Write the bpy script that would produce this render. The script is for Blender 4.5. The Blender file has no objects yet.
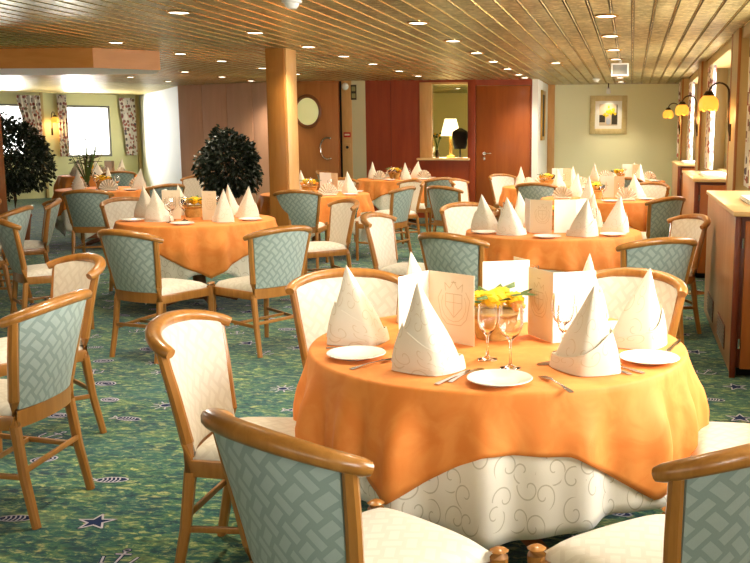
import bpy, bmesh, math, random
from mathutils import Vector, Matrix
PI = math.pi
R_ = math.radians
random.seed(7)
SC = bpy.context.scene
COL = SC.collection

# ------------------------------------------------------------------ camera, world, light, exposure
cam_d = bpy.data.cameras.new('camera')
cam = bpy.data.objects.new('camera', cam_d)
COL.objects.link(cam)
FPX = 950.0
cam_d.sensor_fit = 'HORIZONTAL'
cam_d.sensor_width = 36.0
cam_d.lens = 36.0 * FPX / 750.0
cam_d.shift_x = -(470.0 - 375.0) / 750.0
cam_d.shift_y = 0.0
cam_d.clip_start = 0.05
cam.location = (0, 0, 1.5)
PITCH, YAW = R_(8.9138), R_(9.5626)
cam.rotation_euler = (PI / 2 - PITCH, 0, YAW)
SC.camera = cam

SC.view_settings.view_transform = 'Standard'
SC.view_settings.look = 'None'
SC.view_settings.gamma = 1.0
SC.view_settings.use_curve_mapping = False
SC.view_settings.exposure = 0.17

world = bpy.data.worlds.new('bright_sky')
SC.world = world
world.use_nodes = True
wb = world.node_tree.nodes['Background']
wb.inputs[0].default_value = (1.0, 0.98, 0.93, 1)
wb.inputs[1].default_value = 6.0
SUNLESS = True
SPOT_W = 95.0
DAYLIGHT = 1.0


def area_light(name, loc, rot, sx, sy, power, color=(1, 1, 1), portal=False):
    l = bpy.data.lights.new(name, 'AREA')
    l.shape = 'RECTANGLE'
    l.size, l.size_y = sx, sy
    l.energy = power
    l.color = color
    o = bpy.data.objects.new(name, l)
    COL.objects.link(o)
    o.location = loc
    o.rotation_euler = rot
    if portal:
        l.cycles.is_portal = True
    return o


# daylight entering through the windows of the right side (just outside each pane, aimed inward)
RIGHT_BAYS = [(-2.35, 1.0), (1.65, 4.95), (5.65, 8.7), (9.5, 12.7), (13.45, 16.6)]
BAY_POWER = [60, 150, 100, 90, 80]
for (y0, y1), pw in zip(RIGHT_BAYS, BAY_POWER):
    area_light('daylight_and_fill', (1.62, (y0 + y1) / 2, 1.62), (0, R_(90), 0), 1.1, y1 - y0 - 0.5, pw * DAYLIGHT, (1.0, 0.96, 0.88))
# added fill light behind the viewer; no windows stand there
area_light('daylight_and_fill', (-3.5, -4.1, 1.6), (R_(-90), 0, R_(180)), 7.0, 1.1, 75 * DAYLIGHT, (1.0, 0.95, 0.86))
# daylight at the far left window row
area_light('daylight_and_fill', (-14.3, 21.6, 1.6), (0, R_(-90), R_(-34)), 1.1, 2.4, 800 * DAYLIGHT, (1.0, 0.98, 0.95))


# ------------------------------------------------------------------ colour and node helpers
def lin(r, g, b):
    f = lambda c: (c / 255 / 12.92) if c / 255 <= 0.04045 else ((c / 255 + 0.055) / 1.055) ** 2.4
    return (f(r), f(g), f(b), 1.0)


class S:
    """a node socket with arithmetic"""
    def __init__(s, t, k): s.t, s.k = t, k
    def m(s, op, *a):
        n = s.t.nodes.new('ShaderNodeMath'); n.operation = op
        for i, v in enumerate((s,) + a):
            if isinstance(v, S): s.t.links.new(v.k, n.inputs[i])
            else: n.inputs[i].default_value = v
        return S(s.t, n.outputs[0])
    def __add__(s, o): return s.m('ADD', o)
    def __sub__(s, o): return s.m('SUBTRACT', o)
    def __mul__(s, o): return s.m('MULTIPLY', o)
    def lt(s, o): return s.m('LESS_THAN', o)
    def gt(s, o): return s.m('GREATER_THAN', o)
    def fract(s): return s.m('FRACT')
    def floor(s): return s.m('FLOOR')
    def mod2(s): return s.m('FLOORED_MODULO', 2.0)
    def abs(s): return s.m('ABSOLUTE')


def mat(name, rgb=(0.8, 0.8, 0.8, 1), rough=0.6, metal=0.0, spec=0.5, coat=0.0, sheen=0.0):
    m = bpy.data.materials.new(name)
    m.use_nodes = True
    p = m.node_tree.nodes['Principled BSDF']
    p.inputs['Base Color'].default_value = rgb
    p.inputs['Roughness'].default_value = rough
    p.inputs['Metallic'].default_value = metal
    p.inputs['Specular IOR Level'].default_value = spec
    p.inputs['Coat Weight'].default_value = coat
    p.inputs['Coat Roughness'].default_value = 0.15
    p.inputs['Sheen Weight'].default_value = sheen
    return m, m.node_tree, p


def coords(t, out='UV'):
    n = t.nodes.new('ShaderNodeTexCoord')
    return n.outputs[out]


def xyz(t, sock):
    n = t.nodes.new('ShaderNodeSeparateXYZ')
    t.links.new(sock, n.inputs[0])
    return S(t, n.outputs[0]), S(t, n.outputs[1]), S(t, n.outputs[2])


def noise(t, vec, scale, detail=3, rough=0.55, dist=0.0):
    n = t.nodes.new('ShaderNodeTexNoise')
    n.inputs['Scale'].default_value = scale
    n.inputs['Detail'].default_value = detail
    n.inputs['Roughness'].default_value = rough
    n.inputs['Distortion'].default_value = dist
    t.links.new(vec, n.inputs['Vector'])
    return S(t, n.outputs['Fac'])


def mapping(t, vec, scale=(1, 1, 1), rot=(0, 0, 0)):
    n = t.nodes.new('ShaderNodeMapping')
    n.inputs['Scale'].default_value = scale
    n.inputs['Rotation'].default_value = rot
    t.links.new(vec, n.inputs['Vector'])
    return n.outputs[0]


def ramp(t, fac, stops):
    n = t.nodes.new('ShaderNodeValToRGB')
    e = n.color_ramp.elements
    e[0].position, e[0].color = stops[0]
    e[1].position, e[1].color = stops[-1]
    for p, c in stops[1:-1]:
        k = e.new(p); k.color = c
    t.links.new(fac.k, n.inputs[0])
    return n.outputs[0]


def mix(t, fac, a, b):
    n = t.nodes.new('ShaderNodeMix'); n.data_type = 'RGBA'
    if isinstance(fac, S): t.links.new(fac.k, n.inputs[0])
    else: n.inputs[0].default_value = fac
    for i, v in ((6, a), (7, b)):
        if isinstance(v, tuple): n.inputs[i].default_value = v
        else: t.links.new(v, n.inputs[i])
    return n.outputs[2]


def bump(t, p, h, strength=0.3, dist=0.01):
    n = t.nodes.new('ShaderNodeBump')
    n.inputs['Strength'].default_value = strength
    n.inputs['Distance'].default_value = dist
    t.links.new(h.k, n.inputs['Height'])
    t.links.new(n.outputs[0], p.inputs['Normal'])


def wood(name, c1, c2, rough=0.35, scale=(30, 30, 2.2), coat=0.25, out='Object'):
    m, t, p = mat(name, c1, rough, coat=coat)
    v = mapping(t, coords(t, out), scale)
    f = noise(t, v, 1.0, 4, 0.6, 0.6)
    t.links.new(ramp(t, f, [(0.3, c1), (0.7, c2)]), p.inputs['Base Color'])
    return m


def emis(name, rgb, strength):
    m = bpy.data.materials.new(name); m.use_nodes = True
    t = m.node_tree
    p = t.nodes['Principled BSDF']
    p.inputs['Base Color'].default_value = rgb
    p.inputs['Emission Color'].default_value = rgb
    p.inputs['Emission Strength'].default_value = strength
    return m


# ------------------------------------------------------------------ materials
M = {}
M['chair_wood'] = wood('honey_beech', lin(150, 97, 38), lin(176, 120, 56), 0.3, (26, 26, 3), 0.35)
M['dark_wood'] = wood('table_leg_wood', lin(120, 66, 28), lin(146, 84, 38), 0.4, (26, 26, 3))


def lattice(name, base, light, size, amount, rough=0.55):
    m, t, p = mat(name, base, rough, sheen=0.2)
    u, v, _ = xyz(t, coords(t))
    a = (u + v) * (1 / size)
    b = (u - v) * (1 / size)
    par = (a.floor() + b.floor()).mod2()
    ba = (b.fract() - 0.5).abs().lt(0.25); bb = (a.fract() - 0.5).abs().lt(0.25)
    f = par * ba + (par * -1.0 + 1.0) * bb
    soft = noise(t, coords(t, 'UV'), 60, 2) * 0.35 + 0.8
    f = f * soft * amount
    n2 = noise(t, coords(t, 'UV'), 220, 1)
    t.links.new(mix(t, f, base, light), p.inputs['Base Color'])
    bump(t, p, n2, 0.12, 0.002)
    return m


M['lattice_green'] = lattice('green_lattice_fabric', lin(142, 158, 150), lin(186, 199, 191), 0.07, 0.55)
M['cream_fabric'] = lattice('cream_lattice_fabric', lin(208, 200, 184), lin(226, 221, 208), 0.07, 0.45)


def scroll(name, base, line, scale, amount):
    m, t, p = mat(name, base, 0.75, sheen=0.3)
    uv = mapping(t, coords(t), (scale, scale, scale))
    vo = t.nodes.new('ShaderNodeTexVoronoi'); vo.voronoi_dimensions = '2D'
    vo.inputs['Scale'].default_value = 1.0
    vo.inputs['Randomness'].default_value = 0.75
    t.links.new(uv, vo.inputs['Vector'])
    x, y, _ = xyz(t, uv)
    px, py, _ = xyz(t, vo.outputs['Position'])
    cr, cg, _ = xyz(t, vo.outputs['Color'])
    dx, dy = x - px, y - py
    r = (dx * dx + dy * dy).m('SQRT')
    ang = dy.m('ARCTAN2', dx) * (1 / (2 * PI))
    hand = cg.gt(0.5) * 2.0 - 1.0
    val = (ang * hand + r * 2.3 + cr).fract()
    f = (val - 0.5).abs().lt(0.055) * r.lt(0.52) * r.gt(0.06)
    n2 = noise(t, coords(t), 300, 1)
    t.links.new(mix(t, f * amount, base, line), p.inputs['Base Color'])
    bump(t, p, n2, 0.1, 0.002)
    return m


M['scroll_cloth'] = scroll('white_scroll_cloth', lin(238, 232, 218), lin(160, 148, 112), 10.5, 0.55)
M['napkin'] = scroll('scroll_napkin', lin(228, 220, 202), lin(196, 176, 132), 14.0, 0.5)

m, t, p = mat('orange_cloth', lin(232, 140, 44), 0.7, sheen=0.03)
uvm = mapping(t, coords(t), (7, 7, 7))
f = noise(t, uvm, 1.0, 3, 0.6, 1.2)
t.links.new(ramp(t, f, [(0.42, lin(234, 136, 54)), (0.62, lin(240, 150, 68))]), p.inputs['Base Color'])
bump(t, p, noise(t, coords(t), 260, 1), 0.1, 0.002)
M['orange'] = m

# carpet: mottled blue-green, moss and teal
m, t, p = mat('mottled_carpet', (0.1, 0.2, 0.15, 1), 0.95, spec=0.1, sheen=0.15)
oc = coords(t, 'Object')
big = noise(t, oc, 1.6, 4, 0.6)
mid = noise(t, mapping(t, oc, (4.5, 9, 8)), 1.0, 6, 0.68, 0.8)
fine = noise(t, mapping(t, oc, (17, 36, 30)), 1.0, 5, 0.75, 0.6)
c1 = ramp(t, mid, [(0.38, lin(3, 30, 54)), (0.47, lin(18, 74, 82)), (0.55, lin(52, 102, 72)), (0.66, lin(150, 158, 90))])
c2 = ramp(t, fine, [(0.38, lin(1, 16, 28)), (0.465, lin(18, 74, 78)), (0.54, lin(82, 122, 82)), (0.63, lin(206, 202, 132))])
c3 = mix(t, 0.55, c1, c2)
c4 = mix(t, (big - 0.46).m('MULTIPLY', 2.0).m('MAXIMUM', 0.0), c3, lin(30, 84, 96))
t.links.new(c4, p.inputs['Base Color'])
bump(t, p, fine, 0.5, 0.004)
M['carpet'] = m
M['motif_white'] = mat('carpet_motif_pale', lin(186, 182, 198), 0.95, spec=0.1)[0]
M['motif_navy'] = mat('carpet_motif_navy', lin(38, 50, 88), 0.95, spec=0.1)[0]

# ceiling: ribbed bronze metal strips
m, t, p = mat('bronze_ceiling_strip', lin(172, 150, 90), 0.3, metal=0.5)
oc = coords(t, 'Object')
ox, oy, oz = xyz(t, oc)
rib = (oy * (2 * PI / 0.06)).m('SINE')
slot = (oy * (1 / 0.06)).fract().lt(0.3)
patch = noise(t, mapping(t, oc, (5, 1.1, 1)), 1.0, 4, 0.65)
tone = ramp(t, patch, [(0.35, lin(140, 126, 74)), (0.55, lin(180, 166, 110)), (0.72, lin(212, 202, 156))])
speck = noise(t, mapping(t, oc, (16, 22, 1)), 1.0, 3, 0.7)
tone = mix(t, slot * 0.7, tone, lin(82, 68, 32))
tone = mix(t, (speck - 0.5).m('MULTIPLY', 5.0).m('MAXIMUM', 0.0).m('MINIMUM', 0.6), tone, lin(244, 226, 172))  # pale specks in the base colour imitate glitter on the metal
t.links.new(tone, p.inputs['Base Color'])
bump(t, p, rib * 0.6 + speck * 3.0, 0.7, 0.012)
M['ceiling'] = m
M['ceiling_gap'] = mat('ceiling_strip_gap', lin(120, 98, 50), 0.4, metal=0.6)[0]
M['ceiling_bead'] = mat('ceiling_gold_bead', lin(232, 206, 140), 0.22, metal=0.9)[0]

M['pillar_wood'] = wood('pillar_beech', lin(158, 100, 38), lin(174, 116, 50), 0.4, (18, 18, 1.4), 0.15)
M['bulk_wood'] = wood('bulkhead_wood', lin(206, 134, 60), lin(220, 150, 76), 0.4, (2, 2, 12), 0.15)
M['pantry'] = mat('warm_cream_pantry_wall', lin(252, 232, 176), 0.8)[0]
M['mauve_panel'] = wood('mauve_panel', lin(216, 162, 132), lin(226, 174, 144), 0.6, (6, 6, 1.0), 0.0)
M['brown_panel'] = wood('brown_door_panel', lin(184, 112, 56), lin(200, 128, 68), 0.45, (10, 10, 1.0), 0.1)
M['red_panel'] = wood('red_mahogany_panel', lin(142, 54, 24), lin(160, 68, 30), 0.4, (10, 10, 1.0), 0.15)
M['red_door'] = wood('red_door_leaf', lin(150, 74, 24), lin(168, 88, 32), 0.4, (10, 10, 1.0), 0.15)
M['light_frame'] = wood('light_wood_trim', lin(208, 156, 92), lin(222, 174, 112), 0.4, (10, 10, 2))
M['cab_side'] = wood('cabinet_side_veneer', lin(184, 130, 88), lin(200, 148, 106), 0.35, (10, 10, 1.0), 0.2)
M['cab_top'] = wood('cabinet_top_beech', lin(222, 180, 118), lin(234, 198, 142), 0.35, (3, 12, 12), 0.3)
M['cab_front'] = wood('cabinet_front_cherry', lin(158, 84, 26), lin(180, 102, 36), 0.4, (8, 8, 1.2), 0.2)
M['cab_dark'] = wood('cabinet_dark_mahogany', lin(104, 38, 18), lin(124, 50, 24), 0.4, (8, 8, 1.2), 0.2)
M['green_wall'] = mat('pale_green_wall', lin(242, 242, 204), 0.8)[0]
M['left_wall'] = mat('yellow_green_wall', lin(228, 224, 170), 0.8)[0]
M['white_wall'] = mat('white_wall', lin(240, 240, 232), 0.8)[0]
M['cream_wall'] = mat('cream_wall', lin(214, 206, 166), 0.8)[0]
M['post'] = wood('window_post_beige', lin(196, 168, 108), lin(206, 180, 122), 0.5, (8, 8, 1), 0.1)
M['post_edge'] = wood('window_post_brown_edge', lin(168, 102, 44), lin(184, 118, 56), 0.4, (8, 8, 1), 0.2)
M['frame_grey'] = mat('grey_window_frame', lin(120, 118, 108), 0.5)[0]
M['chrome'] = mat('polished_steel', (0.72, 0.71, 0.68, 1), 0.18, metal=1.0)[0]
M['silver'] = mat('silver_cutlery', (0.46, 0.46, 0.48, 1), 0.22, metal=1.0)[0]
M['bronze'] = mat('dark_bronze', lin(70, 52, 34), 0.4, metal=0.8)[0]
M['brass'] = mat('brass', lin(196, 156, 80), 0.3, metal=0.9)[0]
M['black'] = mat('black_matt', (0.008, 0.008, 0.009, 1), 0.6)[0]
M['porcelain'] = mat('white_porcelain', lin(244, 242, 236), 0.18, coat=0.5)[0]
M['paper'] = mat('menu_paper', lin(240, 226, 196), 0.7)[0]
M['paper_white'] = mat('menu_white_paper', lin(246, 244, 238), 0.7)[0]
M['ink'] = mat('menu_crest_ink', lin(216, 196, 152), 0.7)[0]
M['plastic_white'] = mat('white_plastic', lin(232, 230, 222), 0.4)[0]
M['red'] = mat('red_sign', lin(196, 44, 30), 0.5)[0]
M['lamp_lens'] = emis('downlight_lens', (1.0, 0.92, 0.74, 1), 7.0)
M['amber'] = emis('amber_glass_shade', (1.0, 0.50, 0.06, 1), 0.85)
M['yellow_petal'] = mat('yellow_petal', lin(244, 196, 24), 0.6)[0]
M['orange_petal'] = mat('apricot_petal', lin(236, 158, 70), 0.6)[0]
M['leaf'] = mat('flower_leaf', lin(78, 104, 40), 0.5)[0]
M['berry'] = mat('dark_berry', lin(64, 40, 44), 0.35)[0]
M['wicker'] = wood('wicker', lin(176, 140, 70), lin(206, 170, 96), 0.6, (60, 60, 60), 0.0)
M['ficus'] = mat('dark_ficus_leaf', lin(26, 36, 18), 0.4, spec=0.4)[0]
M['bark'] = mat('bark', lin(86, 62, 40), 0.8)[0]
M['pot'] = mat('terracotta_planter', lin(150, 86, 50), 0.7)[0]

m, t, p = mat('clear_glass', (1, 1, 1, 1), 0.02)
p.inputs['Transmission Weight'].default_value = 1.0
p.inputs['IOR'].default_value = 1.45
M['glass'] = m
m = bpy.data.materials.new('window_pane_glass'); m.use_nodes = True
t = m.node_tree; t.nodes.clear()
o_ = t.nodes.new('ShaderNodeOutputMaterial'); mx = t.nodes.new('ShaderNodeMixShader')
tr = t.nodes.new('ShaderNodeBsdfTransparent'); gl = t.nodes.new('ShaderNodeBsdfGlossy')
gl.inputs['Roughness'].default_value = 0.03
mx.inputs[0].default_value = 0.06
t.links.new(tr.outputs[0], mx.inputs[1]); t.links.new(gl.outputs[0], mx.inputs[2]); t.links.new(mx.outputs[0], o_.inputs[0])
M['pane'] = m

# curtains: white cotton printed with red, navy and olive flowers
m, t, p = mat('floral_curtain', lin(240, 232, 222), 0.85)
uv = mapping(t, coords(t), (12, 12, 12))
vo = t.nodes.new('ShaderNodeTexVoronoi'); vo.voronoi_dimensions = '2D'; vo.inputs['Scale'].default_value = 1.0
t.links.new(uv, vo.inputs['Vector'])
cr, cg, cb = xyz(t, vo.outputs['Color'])
wob = noise(t, uv, 3.0, 2)
f = (S(t, vo.outputs['Distance']) + wob * 0.5).lt(0.66) * cg.gt(0.2)
fl = ramp(t, cr, [(0.0, lin(150, 40, 34)), (0.35, lin(186, 92, 70)), (0.6, lin(60, 56, 78)), (0.8, lin(120, 104, 60)), (1.0, lin(140, 34, 40))])
t.links.new(mix(t, f * 0.9, lin(240, 232, 222), fl), p.inputs['Base Color'])
M['curtain'] = m


# ------------------------------------------------------------------ mesh builder
class MB:
    def __init__(s):
        s.bm = bmesh.new(); s.uv = s.bm.loops.layers.uv.new('UVMap')

    def face(s, pts, mi=0, uvs=None):
        vs = [s.bm.verts.new(q) for q in pts]
        try: f = s.bm.faces.new(vs)
        except ValueError: return None
        f.material_index = mi
        if uvs:
            for l, u in zip(f.loops, uvs): l[s.uv].uv = u
        return f

    def grid(s, fn, nu, nv, mi=0, close_u=False, close_v=False, uvfn=None, flip=False):
        V = [[s.bm.verts.new(fn(i / nu, j / nv)) for j in range(nv if close_v else nv + 1)] for i in range(nu if close_u else nu + 1)]
        for i in range(nu):
            for j in range(nv):
                ia, ib = i, (i + 1) % len(V); ja, jb = j, (j + 1) % len(V[0])
                q = [V[ia][ja], V[ib][ja], V[ib][jb], V[ia][jb]]
                uvq = [(i / nu, j / nv), ((i + 1) / nu, j / nv), ((i + 1) / nu, (j + 1) / nv), (i / nu, (j + 1) / nv)]
                if flip: q.reverse(); uvq.reverse()
                if len(set(q)) < 3: continue
                try: f = s.bm.faces.new(q)
                except ValueError: continue
                f.material_index = mi
                for l, (a, b) in zip(f.loops, uvq): l[s.uv].uv = uvfn(a, b) if uvfn else (a, b)
        return V

    def cap(s, ring, mi=0, flip=False):
        r = list(ring)
        if flip: r.reverse()
        try:
            f = s.bm.faces.new(r); f.material_index = mi
            for l in f.loops: l[s.uv].uv = (l.vert.co.x, l.vert.co.y)
        except ValueError: pass

    def sweep(s, path, rx, ry=None, n=8, mi=0, up=(0, 0, 1), caps=True, power=1.0):
        """tube along a path, elliptical section; rx, ry numbers or functions of t"""
        P = [Vector(q) for q in path]; up = Vector(up); k = len(P) - 1
        fx = rx if callable(rx) else (lambda t: rx)
        fy = fx if ry is None else (ry if callable(ry) else (lambda t: ry))
        rings = []
        for i, q in enumerate(P):
            d = (P[min(i + 1, k)] - P[max(i - 1, 0)]).normalized()
            a = d.cross(up)
            a = a.normalized() if a.length > 1e-4 else Vector((1, 0, 0))
            b = a.cross(d).normalized(); t = i / k
            ring = []
            for j in range(n):
                c, z = math.cos(2 * PI * j / n + PI / n), math.sin(2 * PI * j / n + PI / n)
                if power != 1.0:
                    c = math.copysign(abs(c) ** power, c); z = math.copysign(abs(z) ** power, z)
                ring.append(s.bm.verts.new(q + a * (fx(t) * c) + b * (fy(t) * z)))
            rings.append(ring)
        for i in range(k):
            for j in range(n):
                f = s.bm.faces.new([rings[i][j], rings[i][(j + 1) % n], rings[i + 1][(j + 1) % n], rings[i + 1][j]])
                f.material_index = mi
                for l, q in zip(f.loops, ((i / k, j / n), (i / k, (j + 1) / n), ((i + 1) / k, (j + 1) / n), ((i + 1) / k, j / n))): l[s.uv].uv = q
        if caps:
            s.cap(rings[0], mi, True); s.cap(rings[-1], mi)

    def lathe(s, prof, n=24, mi=0, c=(0, 0, 0), caps=True):
        cx, cy, cz = c
        V = s.grid(lambda u, v: (0, 0, 0), n, len(prof) - 1, mi, close_u=True)
        for i in range(n):
            a = 2 * PI * i / n
            for j, (r, z) in enumerate(prof): V[i][j].co = (cx + r * math.cos(a), cy + r * math.sin(a), cz + z)
        if caps:
            if prof[0][0] > 1e-5: s.cap([V[i][0] for i in range(n)], mi, True)
            if prof[-1][0] > 1e-5: s.cap([V[i][-1] for i in range(n)], mi)

    def box(s, lo, hi, mi=0, bev=0.0, m=None):
        b2 = bmesh.new()
        r = bmesh.ops.create_cube(b2, size=1.0)
        lo, hi = Vector(lo), Vector(hi); c = (lo + hi) / 2; d = hi - lo
        for v in b2.verts: v.co = Vector((v.co.x * d.x, v.co.y * d.y, v.co.z * d.z)) + c
        if bev: bmesh.ops.bevel(b2, geom=b2.edges[:], offset=bev, segments=2, affect='EDGES', profile=0.5)
        s.absorb(b2, mi, m)

    def absorb(s, b2, mi=0, m=None):
        vm = {}
        for v in b2.verts: vm[v] = s.bm.verts.new(m @ v.co if m else v.co)
        for f in b2.faces:
            try: g = s.bm.faces.new([vm[v] for v in f.verts])
            except ValueError: continue
            g.material_index = mi
            for l in g.loops:
                q = l.vert.co
                nn = f.normal
                l[s.uv].uv = (q.x, q.y) if abs(nn.z) > 0.7 else ((q.y, q.z) if abs(nn.x) > 0.7 else (q.x, q.z))
        b2.free()

    def beam(s, a, b, w, h, mi=0, bev=0.003, up=(0, 0, 1)):
        a, b = Vector(a), Vector(b); d = b - a; L = d.length; d.normalize()
        x = d.cross(Vector(up)).normalized(); z = x.cross(d)
        mtx = Matrix((x, d, z)).transposed().to_4x4(); mtx.translation = (a + b) / 2
        s.box((-w / 2, -L / 2, -h / 2), (w / 2, L / 2, h / 2), mi, bev, mtx)

    def ball(s, c, r, sub=2, mi=0, sc=(1, 1, 1)):
        b2 = bmesh.new(); bmesh.ops.create_icosphere(b2, subdivisions=sub, radius=r)
        for v in b2.verts: v.co = Vector((v.co.x * sc[0], v.co.y * sc[1], v.co.z * sc[2])) + Vector(c)
        s.absorb(b2, mi)

    def move(s, m):
        bmesh.ops.transform(s.bm, matrix=m, verts=s.bm.verts[:])
        return s

    def build(s, name, mats, parent=None, angle=40, recalc=True):
        if recalc: bmesh.ops.recalc_face_normals(s.bm, faces=s.bm.faces[:])
        me = bpy.data.meshes.new(name)
        s.bm.to_mesh(me); s.bm.free()
        for k in (mats if isinstance(mats, (list, tuple)) else [mats]): me.materials.append(M[k])
        me.polygons.foreach_set('use_smooth', [True] * len(me.polygons))
        me.set_sharp_from_angle(angle=R_(angle))
        o = bpy.data.objects.new(name, me); COL.objects.link(o)
        if parent: o.parent = parent
        return o


def tag(o, label, cat, group=None):
    o['label'] = label; o['category'] = cat
    if group: o['group'] = group
    return o


def thing(name, label, cat, loc=(0, 0, 0), rz=0.0, group=None):
    o = bpy.data.objects.new(name, None); COL.objects.link(o)
    o.empty_display_size = 0.1
    o.location = loc; o.rotation_euler = (0, 0, rz)
    return tag(o, label, cat, group)


def struct(mb, name, mats, label=None, cat=None, parent=None, angle=40):
    o = mb.build(name, mats, parent, angle)
    o['kind'] = 'structure'
    if label: o['label'] = label
    if cat: o['category'] = cat
    return o


def dup(root, loc, rz, label, group=None):
    r = root.copy(); COL.objects.link(r)
    r.location = loc; r.rotation_euler = (0, 0, rz); r['label'] = label
    if group: r['group'] = group
    for ch in list(root.children):
        c = ch.copy(); COL.objects.link(c); c.parent = r
        for g in list(ch.children):
            d = g.copy(); COL.objects.link(d); d.parent = c
    return r


class Kind:
    """first use places the original, later uses copy it"""
    def __init__(s, root): s.root, s.used = root, False
    def put(s, loc, rz, label, group=None):
        if not s.used:
            s.used = True
            s.root.location = loc; s.root.rotation_euler = (0, 0, rz); s.root['label'] = label
            if group: s.root['group'] = group
            return s.root
        return dup(s.root, loc, rz, label, group)


# ================================================================== THE SETTING
CEIL = 2.4
# floor with the sea motifs woven into the carpet
mb = MB()
mb.box((-19, -4.2, -0.05), (1.75, 23.5, 0.0))
ZM = 0.0012


def strip(pts, w, mi, cl=False):
    n = len(pts)
    for i in range(n if cl else n - 1):
        a, b = Vector(pts[i]), Vector(pts[(i + 1) % n]); d = (b - a)
        if d.length < 1e-6: continue
        d.normalize(); q = Vector((-d.y, d.x)) * w; e = d * w * 0.6
        mb.face([(*(a - q - e), ZM + (0.0008 if mi == 1 else 0.0003)), (*(b - q + e), ZM + (0.0008 if mi == 1 else 0.0003)), (*(b + q + e), ZM + (0.0008 if mi == 1 else 0.0003)), (*(a + q - e), ZM + (0.0008 if mi == 1 else 0.0003))], mi)


def poly(pts, mi, dz=0.0):
    mb.face([(x, y, ZM + dz) for x, y in pts], mi)


def motif(kind, c, rot, s):
    ca, sa = math.cos(rot), math.sin(rot)
    P = lambda x, y: (c[0] + s * (x * ca - y * sa), c[1] + s * (x * sa + y * ca))
    W = 0.0042
    if kind == 'star':
        ring = [P(*(lambda r, a: (r * math.cos(a), r * math.sin(a)))((0.5 if k % 2 == 0 else 0.2), PI * k / 5)) for k in range(10)]
        for k in range(10): mb.face([(*c, ZM), (*ring[k], ZM), (*ring[(k + 1) % 10], ZM)], 2)
        strip(ring, W, 1, True)
    elif kind == 'anchor':
        for w, mi in ((W * 2.0, 2), (W, 1)):
            strip([P(-0.42, 0.12), P(-0.34, -0.2), P(0, -0.36), P(0.34, -0.2), P(0.42, 0.12)], w, mi)
            strip([P(0, -0.36), P(0, 0.42)], w, mi)
            strip([P(-0.18, 0.28), P(0.18, 0.28)], w, mi)
            strip([P(0.07 * math.cos(a * PI / 4), 0.49 + 0.07 * math.sin(a * PI / 4)) for a in range(8)], w * 0.8, mi, True)
    elif kind == 'fish':
        body = [P(0.46 * math.cos(a), 0.2 * math.sin(a)) for a in [k * PI / 8 for k in range(16)]]
        poly(body, 2); strip(body, W * 0.8, 1, True)
        for x in (-0.3, -0.18, -0.06, 0.06, 0.18):
            h = 0.19 * math.sqrt(max(0, 1 - (x / 0.46) ** 2)); strip([P(x, -h), P(x + 0.05, 0), P(x, h)], W * 0.8, 1)
        strip([P(-0.44, 0), P(-0.66, 0.18), P(-0.6, 0), P(-0.66, -0.18)], W, 1, True)
    elif kind == 'sun':
        strip([P(0.2 * math.cos(k * PI / 6), 0.2 * math.sin(k * PI / 6)) for k in range(12)], W, 1, True)
        poly([P(0.17 * math.cos(k * PI / 6), 0.17 * math.sin(k * PI / 6)) for k in range(12)], 2)
        for k in range(9):
            a = 2 * PI * k / 9; strip([P(0.28 * math.cos(a), 0.28 * math.sin(a)), P(0.5 * math.cos(a), 0.5 * math.sin(a))], W, 1)
    else:
        for rr in (0.44, 0.3, 0.16):
            strip([P(rr * math.cos(k * PI / 7), 0.7 * rr * math.sin(k * PI / 7)) for k in range(14)], W, 1, True)
        poly([P(0.46 * math.cos(k * PI / 7), 0.33 * math.sin(k * PI / 7)) for k in range(14)], 2)


kinds = ['star', 'anchor', 'fish', 'sun', 'shell']
ki = 0
for (x, y, k, rt) in [(-2.02, 3.22, 'star', 0.5), (-1.76, 2.93, 'anchor', 0.1), (-2.06, 2.70, 'shell', 0.2), (-1.44, 2.72, 'sun', 0.0),
                      (-2.2, 3.65, 'fish', 0.2), (-1.42, 3.45, 'fish', 0.1), (-1.95, 4.35, 'shell', 0.0), (-1.75, 4.8, 'fish', 0.2),
                      (-2.0, 5.2, 'sun', 0.3), (-1.8, 5.6, 'star', 0.1), (-2.35, 3.2, 'fish', 0.2), (-1.66, 4.05, 'star', 0.9)]:
    motif(k, (x, y), rt, 0.15)
for iy in range(40):
    for ix in range(26):
        x = -9.6 + ix * 0.42 + (0.21 if iy % 2 else 0) + random.uniform(-0.09, 0.09)
        y = 2.4 + iy * 0.3 + random.uniform(-0.06, 0.06)
        if x > 1.0 or (-2.45 < x < -1.25 and y < 5.8): continue
        motif(kinds[(ix * 3 + iy * 2 + random.randint(0, 1)) % 5], (x, y), random.uniform(-0.6, 0.6), random.uniform(0.12, 0.16))
o = struct(mb, 'floor', ['carpet', 'motif_white', 'motif_navy'], 'blue-green mottled carpet woven with sea creature motifs', 'carpet')

# ceiling of ribbed strips with open joints and gold beads
mb = MB()
x = -19.0
Y0, Y1 = -4.2, 23.5
PITCHX = 0.157
YS = [Y0, 4, 8, 12, 16, 20, Y1]
while x < 1.75:
    prof = [(x, CEIL, 0), (x + 0.128, CEIL, 0), (x + 0.128, CEIL + 0.02, 1), (x + 0.134, CEIL + 0.02, 1), (x + 0.136, CEIL + 0.006, 2), (x + 0.142, CEIL - 0.004, 2), (x + 0.148, CEIL + 0.006, 1), (x + 0.15, CEIL + 0.02, 1), (x + PITCHX, CEIL + 0.02, 1), (x + PITCHX, CEIL, 1)]
    for i in range(len(prof) - 1):
        (xa, za, ma), (xb, zb, mb_) = prof[i], prof[i + 1]
        mi = 0 if i == 0 else (2 if i in (4, 5) else 1)
        for ya, yb in zip(YS[:-1], YS[1:]):
            mb.face([(xa, ya, za), (xa, yb, za), (xb, yb, zb), (xb, ya, zb)], mi)
    x += PITCHX
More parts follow.
